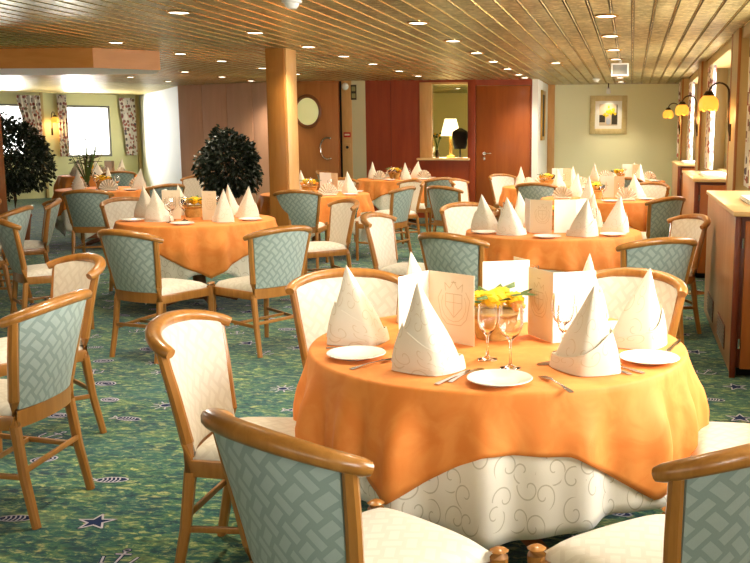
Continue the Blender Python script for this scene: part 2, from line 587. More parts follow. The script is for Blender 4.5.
mb.box((-19, Y0, CEIL + 0.03), (1.75, Y1, CEIL + 0.08), 1)
struct(mb, 'ceiling', ['ceiling', 'ceiling_gap', 'ceiling_bead'], 'ribbed bronze metal strip ceiling', 'ceiling', angle=20)


def wall_holes(mb, A, d, n, s0, s1, z0, z1, holes, th=0.12, mi=0):
    """wall from A along d, thickness th along n (away from room), with rectangular holes (sa,sb,za,zb)"""
    ss = sorted({s0, s1} | {v for h in holes for v in h[:2]}); zz = sorted({z0, z1} | {v for h in holes for v in h[2:]})
    mtx = Matrix((Vector((*d, 0)), Vector((*n, 0)), Vector((0, 0, 1)))).transposed().to_4x4(); mtx.translation = Vector((*A, 0))
    for a, b in zip(ss[:-1], ss[1:]):
        for c, e in zip(zz[:-1], zz[1:]):
            cs, cz = (a + b) / 2, (c + e) / 2
            if any(h[0] < cs < h[1] and h[2] < cz < h[3] for h in holes): continue
            mb.box((a, 0, c), (b, th, e), mi, 0, mtx)
    return mtx


# right window wall, its posts and windows
mb = MB()
holes = [(y0 + 0.15, y1 - 0.15, 1.06, 2.18) for y0, y1 in RIGHT_BAYS]
wall_holes(mb, (1.22, 0), (0, 1), (1, 0), -4.2, 18.7, 0, CEIL + 0.03, holes, 0.22)
struct(mb, 'wall_right', 'cream_wall')
POSTS = [(-2.95, -2.4), (1.05, 1.6), (5.0, 5.6), (8.78, 9.42), (12.78, 13.38), (16.75, 17.35)]
tn = 1
for i, (ya, yb_) in enumerate(POSTS):
    mb = MB()
    x0 = 0.90 - 0.01 * max(0, ya - 8.78)
    mb.box((x0, ya, 0), (1.03, yb_, CEIL), 0, 0.006)
    mb.box((1.03, ya + 0.35, 0), (1.22, yb_, CEIL), 0, 0.0)
    mb.box((x0 - 0.004, ya - 0.012, 0), (x0 + 0.022, ya, CEIL), 1, 0.003)
    mb.box((x0 - 0.004, yb_ - 0.12, 0), (x0, yb_ - 0.04, CEIL), 1, 0.0)
    struct(mb, 'trim_%d' % tn, ['post', 'post_edge']); tn += 1
for y0, y1 in RIGHT_BAYS:
    mb = MB(); mb.box((0.93, y0 - 0.04, 2.31), (1.22, y1 + 0.06, CEIL), 0, 0.004)
    struct(mb, 'trim_%d' % tn, 'post'); tn += 1
for i, (y0, y1) in enumerate(RIGHT_BAYS):
    f = MB()
    a, b = y0 + 0.15, y1 - 0.15
    for lo, hi in (((1.24, a, 1.06), (1.32, a + 0.06, 2.18)), ((1.24, b - 0.06, 1.06), (1.32, b, 2.18)), ((1.24, a + 0.06, 1.06), (1.32, b - 0.06, 1.12)), ((1.24, a + 0.06, 2.12), (1.32, b - 0.06, 2.18)), ((1.25, (a + b) / 2 - 0.03, 1.12), (1.31, (a + b) / 2 + 0.03, 2.12))):
        f.box(lo, hi, 0, 0.004)
    w = struct(f, 'window_%d' % (i + 1), 'frame_grey')
    g = MB(); g.box((1.275, a + 0.05, 1.1), (1.283, b - 0.05, 2.14))
    g.build('pane', 'pane', w)
    g = MB(); g.box((1.1, y0, 1.0), (1.26, y1, 1.04), 0, 0.006)
    g.build('sill', 'post', w)

# left window wall (oblique hull side)
LA = (-13.78, 19.49); dl = (Vector((-11.99, 22.13)) - Vector(LA)).normalized(); LD = (dl.x, dl.y); LN = (-dl.y, dl.x)
mb = MB()
LWIN = [(1.32, 2.41, 0.93, 2.13), (-1.1, 0.42, 0.98, 2.13), (-3.6, -2.0, 0.98, 2.13)]
MTL = wall_holes(mb, LA, LD, LN, -5.2, 3.19, 0, CEIL + 0.03, LWIN, 0.15)
struct(mb, 'wall_left', 'left_wall')
for i, (sa, sb, za, zb) in enumerate(LWIN):
    f = MB()
    for lo, hi in (((sa, -0.01, za), (sa + 0.05, 0.07, zb)), ((sb - 0.05, -0.01, za), (sb, 0.07, zb)), ((sa + 0.05, -0.01, za), (sb - 0.05, 0.07, za + 0.05)), ((sa + 0.05, -0.01, zb - 0.05), (sb - 0.05, 0.07, zb))):
        f.box(lo, hi, 0, 0.004, MTL)
    w = struct(f, 'window_%d' % (6 + i), 'frame_grey')
    g = MB(); g.box((sa + 0.04, 0.03, za + 0.04), (sb - 0.04, 0.036, zb - 0.04), 0, 0, MTL)
    g.build('pane', 'pane', w)
for s in (0.76, 3.07):
    mb = MB(); mb.box((s, -0.05, 0), (s + 0.06, 0.0, CEIL), 0, 0.004, MTL)
    struct(mb, 'trim_%d' % tn, 'post'); tn += 1


def seg_wall(name, a, b, z0, z1, mats, th=0.1, mi_fn=None):
    a, b = Vector(a), Vector(b); d = (b - a); L = d.length; d.normalize()
    mb = MB(); wall_holes(mb, a, (d.x, d.y), (-d.y, d.x), 0, L, z0, z1, [], th)
    return struct(mb, name, mats)


seg_wall('wall_white', (-11.99, 22.13), (-8.78, 17.75), 0, CEIL + 0.03, 'white_wall')
# mauve partition: four tall panels with open joints
pa, pb = Vector((-8.72, 17.58)), Vector((-6.25, 16.5))
d = (pb - pa).normalized(); L = (pb - pa).length
mb = MB()
mtx = Matrix((Vector((d.x, d.y, 0)), Vector((-d.y, d.x, 0)), Vector((0, 0, 1)))).transposed().to_4x4(); mtx.translation = Vector((pa.x, pa.y, 0))
mb.box((0, 0.03, 0), (L, 0.12, CEIL), 1, 0, mtx)
for k in range(4):
    mb.box((k * L / 4 + 0.006, 0, 0), ((k + 1) * L / 4 - 0.006, 0.04, CEIL), 0, 0.006, mtx)
struct(mb, 'wall_mauve', ['mauve_panel', 'brown_panel'])
# back wall pieces at Y = 16.5
YB = 16.5
mb = MB(); mb.box((-6.25, YB, 0), (-5.14, YB + 0.1, CEIL)); struct(mb, 'wall_back_brown', 'brown_panel')
mb = MB(); mb.box((-5.14, YB + 0.06, 0), (-5.085, YB + 0.1, CEIL)); struct(mb, 'wall_back_gap', 'black')
mb = MB(); mb.box((-5.085, YB - 0.01, 0), (-4.90, YB + 0.1, CEIL), 0, 0.004); struct(mb, 'trim_%d' % tn, 'light_frame'); tn += 1
mb = MB(); mb.box((-4.90, YB, 0), (-4.65, YB + 0.1, CEIL)); struct(mb, 'wall_back_cream', 'cream_wall')
# red panelled wall with the hatch opening
mb = MB()
wall_holes(mb, (0, YB), (1, 0), (0, 1), -4.65, -1.70, 0, CEIL + 0.03, [(-3.46, -2.82, 1.06, 2.33), (-2.68, -1.72, 0.0, 2.3)], 0.1)
mb.box((-4.195, YB - 0.004, 0), (-4.185, YB, CEIL), 1)
struct(mb, 'wall_back_red', ['red_panel', 'cab_dark'])
mb = MB()
mb.box((-3.67, YB - 0.02, 1.06), (-3.46, YB + 0.12, 2.36), 0, 0.004)
mb.box((-3.46, YB - 0.02, 2.33), (-2.82, YB + 0.1, 2.36), 0, 0.003)
struct(mb, 'trim_%d' % tn, 'light_frame'); tn += 1
mb = MB(); mb.box((-3.70, YB - 0.16, 1.02), (-2.78, YB + 0.2, 1.06), 0, 0.008); struct(mb, 'trim_%d' % tn, 'cab_top'); tn += 1
mb = MB(); mb.box((-2.80, YB - 0.012, 0), (-2.68, YB + 0.1, CEIL), 0, 0.003); struct(mb, 'trim_%d' % tn, 'red_panel'); tn += 1
# doors
mb = MB(); mb.box((-2.675, YB + 0.015, 0.01), (-1.725, YB + 0.06, 2.295), 0, 0.004)
dr = struct(mb, 'door_1', 'red_door')
mb = MB()
mb.lathe([(0.0, 0), (0.028, 0), (0.028, 0.012), (0.0, 0.012)], 16); mb.move(Matrix.Rotation(R_(90), 4, 'X'))
mb.sweep([(0, -0.01, 0), (0, -0.05, 0), (0.03, -0.055, 0), (0.13, -0.055, 0)], 0.009, n=8)
mb.box((-0.02, -0.01, -0.12), (0.02, 0.0, -0.06), 0, 0.003)
h = mb.build('door_handle', 'chrome', dr); h.location = (-2.53, YB + 0.015, 1.14)
mb = MB(); mb.box((-5.98, YB - 0.03, 0.01), (-5.15, YB - 0.002, 2.36), 0, 0.004)
dr = struct(mb, 'door_2', 'brown_panel')
mb = MB()
mb.grid(lambda u, v: (0.235 * math.cos(2 * PI * u) * (1 + 0.12 * math.cos(2 * PI * v)), 0.03 * math.sin(2 * PI * v), 0.27 * math.sin(2 * PI * u) * (1 + 0.12 * math.cos(2 * PI * v))), 32, 8, 0, True, True)
r = mb.build('porthole_ring', 'dark_wood', dr); r.location = (-5.71, YB - 0.035, 1.87)
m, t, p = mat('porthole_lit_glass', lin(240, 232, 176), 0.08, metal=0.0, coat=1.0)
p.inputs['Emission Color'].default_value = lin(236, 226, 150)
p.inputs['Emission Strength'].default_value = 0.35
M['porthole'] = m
mb = MB()
mb.grid(lambda u, v: (0.22 * v * math.cos(2 * PI * u), -0.02 * (1 - v * v), 0.255 * v * math.sin(2 * PI * u)), 32, 4, 0, True)
g = mb.build('porthole_glass', 'porthole', dr); g.location = (-5.71, YB - 0.035, 1.87)
mb = MB()
mb.sweep([(0.02 + 0.13 * math.cos(a), -0.06, 0.19 * math.sin(a)) for a in [R_(70 + 22 * k) for k in range(11)]], 0.014, n=8)
for s in (1, -1): mb.sweep([(0.06, -0.06, 0.178 * s), (0.06, 0.0, 0.178 * s)], 0.012, n=8); mb.ball((-0.06, -0.06, s * 0.15), 0.02, 1)
for s in (1, -1): mb.ball((0.075, -0.06, 0.178 * s), 0.024, 2)
h = mb.build('curved_pull_handle', 'chrome', dr); h.location = (-5.36, YB - 0.03, 1.22)
# return wall and green end wall
mb = MB(); mb.box((-1.70, YB - 0.004, 0), (-1.6, 18.49, CEIL)); struct(mb, 'wall_return', 'white_wall')
mb = MB(); mb.box((-1.7, 18.5, 0), (1.4, 18.62, CEIL)); struct(mb, 'wall_green', 'green_wall')
mb = MB(); mb.box((-1.6, 18.44, 0), (-1.47, 18.5, CEIL), 0, 0.004); struct(mb, 'trim_%d' % tn, 'light_frame'); tn += 1
# walls behind and beside the camera
mb = MB(); mb.box((-19, -4.3, 0), (1.5, -4.2, CEIL)); struct(mb, 'wall_behind', 'cream_wall')
mb = MB(); mb.box((-16.9, -4.2, 0), (-16.8, 15.2, CEIL)); struct(mb, 'wall_port', 'cream_wall')
# pantry behind the hatch
mb = MB(); mb.box((-5.0, 22.0, 0), (-1.72, 22.1, CEIL)); struct(mb, 'wall_pantry_back', 'pantry')
mb = MB(); mb.box((-5.1, YB + 0.1, 0), (-5.0, 22.0, CEIL)); struct(mb, 'wall_pantry_side', 'pantry')
mb = MB(); mb.box((-1.85, 18.62, 0), (-1.72, 22.0, CEIL)); struct(mb, 'wall_pantry_right', 'pantry')

# pillars and dropped bulkhead
mb = MB(); mb.box((-3.93, 10.0, 0), (-3.72, 10.36, CEIL), 0, 0.008); mb.box((-3.72, 10.02, 0), (-3.70, 10.34, CEIL), 1, 0.004)
struct(mb, 'pillar', ['pillar_wood', 'light_frame'], 'square beech wood pillar', 'pillar')
mb = MB(); mb.box((-7.5, 9.75, 0), (-7.17, 10.05, 2.2), 0, 0.008)
struct(mb, 'pillar', ['dark_wood'], 'dark wood pillar at the left edge under the bulkhead', 'pillar')
mb = MB()
pl = [(-9.5, 9.45), (-5.75, 9.67), (-5.24, 10.18), (-5.62, 10.8), (-9.5, 10.8)]
zb, zt = 2.19, CEIL
for i in range(5):
    (xa, ya), (xb, yb) = pl[i], pl[(i + 1) % 5]
    mb.face([(xa, ya, zb), (xb, yb, zb), (xb, yb, zt), (xa, ya, zt)], 0)
mb.face([(x, y, zb) for x, y in pl], 1); mb.face([(x, y, zt) for x, y in pl], 0)
bmesh.ops.remove_doubles(mb.bm, verts=mb.bm.verts[:], dist=1e-4)
struct(mb, 'ceiling_bulkhead', ['bulk_wood', 'white_wall'], 'wood-faced dropped ceiling bulkhead with clipped corner', 'bulkhead')

# ================================================================== CEILING FITTINGS
mb = MB(); mb.lathe([(0.095, 0.0), (0.1, -0.008), (0.086, -0.012), (0.08, -0.004)], 24, caps=False)
root = thing('ceiling_light', '', 'light', (0, 0, CEIL))
mb.build('trim_ring', 'brass', root)
mb = MB(); mb.lathe([(0.0, -0.009), (0.05, -0.009), (0.08, -0.004)], 24, caps=False); mb.build('lens', 'lamp_lens', root)
sp = bpy.data.lights.new('downlight_beam', 'SPOT'); sp.energy = SPOT_W; sp.spot_size = R_(120); sp.spot_blend = 0.9; sp.color = (1.0, 0.86, 0.64); sp.shadow_soft_size = 0.07
so = bpy.data.objects.new('downlight_beam', sp); COL.objects.link(so); so.parent = root; so.location = (0, 0, -0.03)
LIGHT = Kind(root)
ROWS = [(-0.22, [7.7, 9.27, 10.8, 12.15, 13.55, 14.9, 16.2, 17.5], 'over the right-hand tables'), (-1.0, [12.67], None), (-1.77, [7.92, 9.5, 10.95, 12.3, 13.73, 15.1, 15.95], 'leading to the red door'),
        (-3.4, [6.94, 8.43, 9.89, 11.15, 12.46, 13.92, 15.18], 'passing the wooden pillar'), (-5.15, [9.1, 10.5, 11.63, 13.0, 14.38], 'beside the bulkhead'), (-6.6, [12.1, 13.58, 14.9, 16.1], 'nearest the mauve panels'), (-8.1, [14.7, 16.0], 'before the white wall'),
        (-0.22, [5.0, 3.6], 'above the nearest table, out of view'), (-1.77, [5.1, 3.7], 'above the left aisle, out of view'), (-3.4, [5.5, 4.1], 'above the left-edge chairs, out of view'),
        (-3.55, [19.6], 'through the serving hatch, on its left'), (-3.0, [19.4], 'through the serving hatch, on its right')]
ORD = ['first', 'second', 'third', 'fourth', 'fifth', 'sixth', 'seventh', 'eighth']
for xx, ys, w in ROWS:
    for k, y in enumerate(ys):
        if w and 'hatch' in w: lb = 'bright ceiling light seen ' + w
        elif w and 'out of view' in w: lb = 'ceiling downlight %s, %s of two' % (w, ORD[k])
        elif w: lb = 'round ceiling downlight, %s from the viewer in the row %s' % (ORD[k], w)
        elif len(ys) == 1: lb = 'lone round ceiling downlight between the two right-hand rows'
        else: lb = 'round ceiling downlight overhead outside the frame, %s of row at %s metres' % (ORD[k], abs(xx))
        lo_ = LIGHT.put((xx, y, CEIL), 0, lb, 'ceiling downlights')
        if w and 'hatch' in w:
            for c_ in lo_.children:
                if c_.type == 'LIGHT': c_.data = c_.data.copy(); c_.data.energy = 320
mb = MB(); mb.lathe([(0.0, -0.055), (0.03, -0.055), (0.045, -0.04), (0.05, -0.02), (0.07, -0.015), (0.07, 0.0)], 20, c=(0, 0, 0))
SM = Kind(tag(mb.build('smoke_detector', 'plastic_white'), '', 'smoke detector'))
SM.put((-2.34, 6.48, CEIL), 0, 'white smoke detector on the ceiling at the top edge of the photo', 'smoke detectors')
SM.put((-0.62, 16.6, CEIL), 0, 'small white smoke detector on the ceiling near the flower painting', 'smoke detectors')
t_ = thing('ceiling_speaker', 'square white speaker box hanging below the right-hand ceiling lights', 'speaker', (-0.17, 12.4, CEIL))
mb = MB(); mb.box((-0.11, -0.08, -0.2), (0.11, 0.08, -0.04), 0, 0.008); mb.build('housing', 'plastic_white', t_)
mb = MB(); mb.sweep([(0, 0, -0.06), (0, 0, 0)], 0.02, n=10); mb.build('bracket', 'plastic_white', t_)
mb = MB(); mb.box((-0.09, -0.085, -0.18), (0.09, -0.078, -0.06), 0, 0.002); mb.build('grille', 'frame_grey', t_)
t_ = thing('picture_light', 'small spotlight on the ceiling above the flower painting', 'light', (-0.45, 18.1, CEIL))
mb = MB(); mb.sweep([(0, 0, 0), (0, 0, -0.1)], 0.012, n=8); mb.build('stem', 'bronze', t_)
mb = MB(); mb.lathe([(0.0, 0.05), (0.03, 0.05), (0.045, -0.05), (0.0, -0.05)], 14); hd = mb.build('lamp_head', 'plastic_white', t_); hd.location = (0, 0.02, -0.13); hd.rotation_euler = (R_(35), 0, 0)
sp = bpy.data.lights.new('picture_beam', 'SPOT'); sp.energy = 14; sp.spot_size = R_(70); sp.spot_blend = 0.8; sp.color = (1, 0.86, 0.6); sp.shadow_soft_size = 0.04
so = bpy.data.objects.new('picture_beam', sp); COL.objects.link(so); so.parent = t_; so.location = (0, 0.06, -0.2); so.rotation_euler = (R_(35), 0, 0)
# ================================================================== RIGHT SIDE: cabinets, lamps, curtains
def cabinet(label, y0, y1, x0, x1=1.2, h=1.03):
    r = thing('service_cabinet', label, 'cabinet', (0, 0, 0), 0, 'service cabinets along the window side')
    r.location = (x0, y0, 0)
    L, W = y1 - y0, x1 - x0
    mb = MB(); mb.box((0.02, 0.03, 0.06), (W, L - 0.01, h - 0.03), 0, 0.004); mb.box((0.05, 0.08, 0), (W, L - 0.05, 0.06), 1)
    mb.build('body', ['cab_dark', 'black'], r)
    mb = MB(); mb.box((-0.015, -0.015, h - 0.03), (W, L, h), 0, 0.006); mb.build('top', 'cab_top', r)
    mb = MB(); mb.box((0.0, 0.03, 0.03), (0.02, L - 0.02, h - 0.032), 0, 0.003); sd = mb.build('side_panel', 'cab_side', r)
    for yy in (0.35, 1.25):
        mb = MB(); mb.box((-0.004, yy, 0.1), (0.0, yy + 0.5, 0.26), 0)
        for k in range(6): mb.box((-0.009, yy + 0.01, 0.11 + k * 0.025), (-0.003, yy + 0.49, 0.118 + k * 0.025), 1)
        mb.build('vent', ['cab_dark', 'frame_grey'], sd)
    mb = MB(); mb.box((0.0, 0.0, 0.0), (0.035, 0.03, h - 0.03), 0, 0.003); mb.build('corner_post', 'cab_dark', r)
    mb = MB(); mb.box((0.06, -0.006, 0.06), (W, 0.03, h - 0.06), 0, 0.004); dr = mb.build('door', 'cab_front', r)
    for zz in (0.22, 0.84):
        mb = MB(); mb.sweep([(0.05, -0.01, zz - 0.03), (0.05, -0.01, zz + 0.03)], 0.008, n=8); mb.build('hinge', 'silver', dr)
    return r


cabinet('long wooden cabinet nearest the viewer on the window side', 5.9, 8.05, 0.63)
cabinet('second wooden cabinet on the window side, beyond the first wall lamp', 10.0, 12.3, 0.645)
cabinet('farthest wooden cabinet on the window side, near the green wall', 14.6, 16.6, 0.69)
for (y, x, lb) in [(6.5, 0.9, 'stack of folded white linen on the nearest cabinet top'), (10.7, 0.9, 'folded white linen on the second cabinet top'), (15.2, 0.92, 'folded white linen on the farthest cabinet top')]:
    mb = MB()
    for k in range(2): mb.box((x - 0.13 + 0.008 * k, y - 0.2, 1.031 + 0.014 * k), (x + 0.14, y + 0.55 - 0.01 * k, 1.044 + 0.014 * k), 0, 0.005)
    tag(mb.build('folded_linen', 'paper_white'), lb, 'linen', 'folded linen on cabinets')

# swan-neck wall lamps with amber shades on the posts
r = thing('wall_lamp', '', 'lamp')
mb = MB(); mb.box((-0.014, -0.02, -0.08), (0.0, 0.02, 0.08), 0, 0.004); mb.build('wall_plate', 'bronze', r)
mb = MB()
path = [(-0.006, 0, -0.04), (-0.02, 0, 0.02), (-0.03, 0, 0.15), (-0.03, 0, 0.36)] + [(-0.12 + 0.09 * math.cos(a), 0, 0.36 + 0.09 * math.sin(a)) for a in [R_(18 * k) for k in range(1, 10)]] + [(-0.21, 0, 0.36)]
mb.sweep(path, 0.009, n=8, up=(0, 1, 0)); mb.build('swan_neck', 'bronze', r)
mb = MB(); mb.lathe([(0.0, 0.05), (0.03, 0.045), (0.05, 0.015), (0.052, 0.0), (0.0, 0.0)], 18); g = mb.build('shade_cap', 'bronze', r); g.location = (-0.21, 0, 0.33)
mb = MB()
pf = [(0.05, 0.0), (0.082, -0.035), (0.09, -0.075), (0.082, -0.115), (0.07, -0.135)]
V = mb.grid(lambda u, v: (0, 0, 0), 30, len(pf) - 1, 0, True)
for i in range(30):
    a = 2 * PI * i / 30
    for j, (rr, z) in enumerate(pf):
        k = 1 + 0.05 * math.cos(6 * a) * j / 4
        V[i][j].co = (rr * k * math.cos(a), rr * k * math.sin(a), z - 0.008 * math.cos(6 * a) * j / 4)
g = mb.build('glass_shade', 'amber', r); g.location = (-0.21, 0, 0.335)
pl_ = bpy.data.lights.new('lamp_glow', 'POINT'); pl_.energy = 6; pl_.color = (1, 0.62, 0.25); pl_.shadow_soft_size = 0.05
po = bpy.data.objects.new('lamp_glow', pl_); COL.objects.link(po); po.parent = r; po.location = (-0.21, 0, 0.17)
WL = Kind(r)
WL.put((0.90, 9.15, 1.5), 0, 'nearest swan-neck wall lamp with amber glass shade on the right', 'swan-neck wall lamps')
WL.put((0.858, 13.1, 1.53), 0, 'middle one of three amber wall lamps on the right', 'swan-neck wall lamps')
WL.put((0.82, 17.05, 1.55), 0, 'farthest of three amber wall lamps on the right', 'swan-neck wall lamps')
WL.put((LA[0] + LD[0] * 1.0 - LN[0] * 0.0, LA[1] + LD[1] * 1.0, 1.52), R_(145), 'small wall lamp between the two windows at far left', 'swan-neck wall lamps')


def curtain(label, a, b, n, z0, z1, waist=None, folds=6, amp=0.035):
    """hanging curtain between plan points a and b; n = unit normal; waist pulls the inner edge in lower down"""
    a, b, n = Vector(a), Vector(b), Vector(n)
    L = (b - a).length

    def fn(u, v, off):
        z = z1 + (z0 - z1) * v
        w = 1.0 if waist is None else 1 - (1 - waist) * math.sin(min(1, v * 1.1) * PI / 2) ** 2
        q = a + (b - a) * (u * w)
        k = amp * math.sin(u * folds * 2 * PI + 0.6 * math.sin(3 * v)) + off
        return (q.x + n.x * k, q.y + n.y * k, z)
    mb = MB()
    H = z1 - z0
    mb.grid(lambda u, v: fn(u, v, 0), folds * 10, 12, uvfn=lambda u, v: (u * L * 1.6, v * H))
    mb.grid(lambda u, v: fn(u, v, 0.006), folds * 10, 12, uvfn=lambda u, v: (u * L * 1.6, v * H), flip=True)
    return tag(mb.build('floral_curtain', 'curtain', recalc=False), label, 'curtain', 'floral curtains')


curtain('floral curtain right of the nearest post, beside the nearest wall lamp', (1.0, 8.12), (1.02, 8.74), (-1, 0.1), 1.04, 2.31, None, 5)
curtain('floral curtain behind the nearest wall lamp, above the second cabinet', (0.955, 12.0), (0.97, 12.74), (-1, 0.1), 1.05, 2.31, None, 5)
curtain('floral curtain hidden behind the nearest window post', (1.0, 9.5), (1.0, 10.1), (-1, 0), 1.05, 2.31, None, 4)
curtain('floral curtain between the second and third right posts', (0.95, 16.0), (0.96, 16.7), (-1, 0.1), 1.05, 2.31, None, 5)
curtain('farthest floral curtain on the right, next to the green wall', (0.84, 17.5), (0.87, 18.35), (-1, 0.1), 1.05, 2.38, None, 5)
curtain('floral curtain hidden behind the second window post', (1.0, 13.45), (1.0, 14.1), (-1, 0), 1.05, 2.31, None, 4)
lp = lambda s, off=0.08: (LA[0] + LD[0] * s - LN[0] * off, LA[1] + LD[1] * s - LN[1] * off)
nl = (-LN[0], -LN[1])
curtain('floral curtain right of the leftmost window, behind the left plant', lp(0.74), lp(0.22), nl, 1.0, 2.33, 0.55, 5, 0.03)
curtain('narrow floral curtain on the left side of the bright left window', lp(1.12), lp(1.34), nl, 0.95, 2.36, None, 3, 0.03)
curtain('floral curtain on the right side of the bright left window', lp(3.02), lp(2.62), nl, 0.95, 2.33, 0.72, 4, 0.03)

# ================================================================== BACK WALL FITTINGS
t_ = thing('flower_painting', 'framed painting of yellow flowers in a vase on green wall', 'painting', (-0.45, 18.49, 1.83))
mb = MB()
W, H_ = 0.35, 0.36
for lo, hi in (((-W, -0.03, -H_), (-W + 0.1, 0, H_)), ((W - 0.1, -0.03, -H_), (W, 0, H_)), ((-W + 0.1, -0.03, -H_), (W - 0.1, 0, -H_ + 0.1)), ((-W + 0.1, -0.03, H_ - 0.1), (W - 0.1, 0, H_))): mb.box(lo, hi, 0, 0.008)
M['pic_frame'] = wood('cream_gold_frame', lin(206, 186, 128), lin(222, 204, 150), 0.5, (12, 12, 12), 0.1)
mb.build('frame', 'pic_frame', t_)
mb = MB(); mb.box((-0.25, -0.012, -0.26), (0.25, -0.004, 0.26)); mb.build('mount', 'paper_white', t_)
mb = MB()
mb.box((-0.17, -0.016, -0.2), (0.17, -0.012, 0.2), 0)
M['pic_bg'] = mat('painted_background', lin(216, 196, 170), 0.7)[0]; M['pic_dark'] = mat('painted_dark', lin(60, 52, 38), 0.7)[0]; M['pic_vase'] = mat('painted_vase', lin(186, 190, 206), 0.7)[0]
mb.box((-0.17, -0.018, -0.14), (-0.06, -0.016, 0.0), 1); mb.box((0.06, -0.018, -0.18), (0.17, -0.016, 0.04), 1); mb.box((0.15, -0.018, 0.04), (0.17, -0.016, 0.18), 1)
for k in range(26):
    a, rr = random.uniform(0, 2 * PI), random.uniform(0, 0.11)
    mb.ball((rr * math.cos(a) * 1.2, -0.0175, 0.05 + rr * math.sin(a)), random.uniform(0.018, 0.03), 1, 2, (1, 0.12, 1))
mb.ball((0, -0.0175, -0.12), 0.055, 2, 3, (0.8, 0.08, 1.2))
mb.build('canvas', ['pic_bg', 'pic_dark', 'yellow_petal', 'pic_vase'], t_)
t_ = thing('gilt_picture', 'tall narrow gilt framed picture on the white return wall', 'picture', (-1.598, 17.3, 1.8))
mb = MB()
for lo, hi in (((0, -0.32, -0.44), (0.03, -0.25, 0.44)), ((0, 0.25, -0.44), (0.03, 0.32, 0.44)), ((0, -0.25, -0.44), (0.03, 0.25, -0.37)), ((0, -0.25, 0.37), (0.03, 0.25, 0.44))): mb.box(lo, hi, 0, 0.006)
mb.build('frame', 'brass', t_)
mb = MB(); mb.box((0.004, -0.26, -0.38), (0.014, 0.26, 0.38)); mb.build('canvas', 'pic_dark', t_)
t_ = thing('exit_sign', 'small dark upright sign with two pictogram squares on cream wall', 'sign', (-4.86, YB - 0.001, 2.2))
mb = MB(); mb.box((-0.05, -0.012, -0.13), (0.05, 0, 0.13), 0, 0.003); mb.build('board', 'pic_dark', t_)
M['pic_olive'] = mat('sign_olive_square', lin(150, 146, 96), 0.6)[0]
mb = MB(); mb.box((-0.035, -0.015, 0.02), (0.035, -0.012, 0.1)); mb.box((-0.035, -0.015, -0.1), (0.035, -0.012, -0.02)); mb.build('pictogram', 'pic_olive', t_)
t_ = thing('fire_sign', 'small red sign on the wooden strip by the brown door', 'sign', (-4.99, YB - 0.011, 1.46))
mb = MB(); mb.box((-0.065, -0.012, -0.045), (0.065, 0, 0.045), 0, 0.004); mb.build('board', 'red', t_)
mb = MB(); mb.box((-0.045, -0.0135, -0.012), (0.045, -0.012, 0.016)); mb.build('pale_band', 'paper', t_)
t_ = thing('wall_socket', 'pale square switch plate with dark centre below the red sign', 'socket', (-4.99, YB - 0.011, 1.24))
mb = MB(); mb.box((-0.06, -0.012, -0.065), (0.06, 0, 0.065), 0, 0.004); mb.build('plate', 'light_frame', t_)
mb = MB(); mb.lathe([(0.0, 0.0), (0.026, 0.0), (0.026, 0.008), (0.0, 0.008)], 16); mb.move(Matrix.Rotation(R_(90), 4, 'X')); b_ = mb.build('socket_opening', 'black', t_); b_.location = (0, -0.012, 0)
t_ = thing('round_wall_light', 'small round white lamp high on the wood strip by brown door', 'light', (-5.0, YB - 0.011, 2.3))
mb = MB(); mb.ball((0, -0.04, 0), 0.065, 2, 0, (1, 0.7, 1)); mb.build('globe', 'plastic_white', t_)
mb = MB(); mb.lathe([(0, 0), (0.05, 0), (0.05, 0.012), (0, 0.012)], 16); mb.move(Matrix.Rotation(R_(90), 4, 'X')); mb.build('base', 'bronze', t_)

# pantry seen through the hatch
t_ = thing('buffet_counter', 'white-clothed buffet counter seen through the serving hatch', 'counter', (-3.2, 17.6, 0))
mb = MB(); mb.box((-0.9, -0.35, 0), (0.9, 0.4, 1.0), 0, 0.01); mb.build('body', 'cream_wall', t_)
mb = MB(); mb.box((-0.93, -0.38, 1.0), (0.93, 0.43, 1.03), 0, 0.008); mb.build('top', 'paper_white', t_)
t_ = thing('table_lamp', 'glowing table lamp seen through the serving hatch', 'lamp', (-3.38, 17.86, 1.03))
t_.scale = (1.2, 1.2, 1.45)
mb = MB(); mb.lathe([(0, 0), (0.07, 0), (0.07, 0.02), (0.02, 0.04), (0.03, 0.12), (0.015, 0.22), (0.012, 0.3), (0, 0.3)], 18); mb.build('base', 'brass', t_)
M['shade_glow'] = emis('lamp_shade_glow', (1.0, 0.82, 0.45, 1), 2.5)
mb = MB(); mb.lathe([(0.16, 0.28), (0.09, 0.5)], 24, caps=False); mb.build('lamp_shade', 'shade_glow', t_)
pl_ = bpy.data.lights.new('lamp_bulb', 'POINT'); pl_.energy = 160; pl_.color = (1, 0.82, 0.52); pl_.shadow_soft_size = 0.06
po = bpy.data.objects.new('lamp_bulb', pl_); COL.objects.link(po); po.parent = t_; po.location = (0, 0, 0.38)
t_ = thing('dress_form', 'black sleeveless torso form on the counter behind the hatch', 'dress form', (-3.12, 17.42, 1.03))
mb = MB()
def tors(u, v):
    a = 2 * PI * u; z = v * 0.38
    rr = 0.09 + 0.045 * math.sin(v * PI * 0.9) * (1 - 0.35 * math.exp(-((v - 0.42) / 0.15) ** 2))
    rr *= 1 - 0.75 * max(0, v - 0.85) / 0.15
    return (rr * 1.15 * math.cos(a), rr * 0.75 * math.sin(a), z + 0.17)
V = mb.grid(tors, 24, 18, 0, True); mb.cap([c[0] for c in V], 0, True); mb.cap([c[-1] for c in V], 0); mb.build('torso', 'black', t_)
mb = MB(); mb.lathe([(0, 0), (0.07, 0), (0.06, 0.015), (0.015, 0.02), (0.015, 0.18), (0, 0.18)], 16); mb.build('stand', 'black', t_)
t_ = thing('flower_vase', 'dark green stems in a small vase behind the hatch', 'vase', (-3.55, 17.42, 1.03))
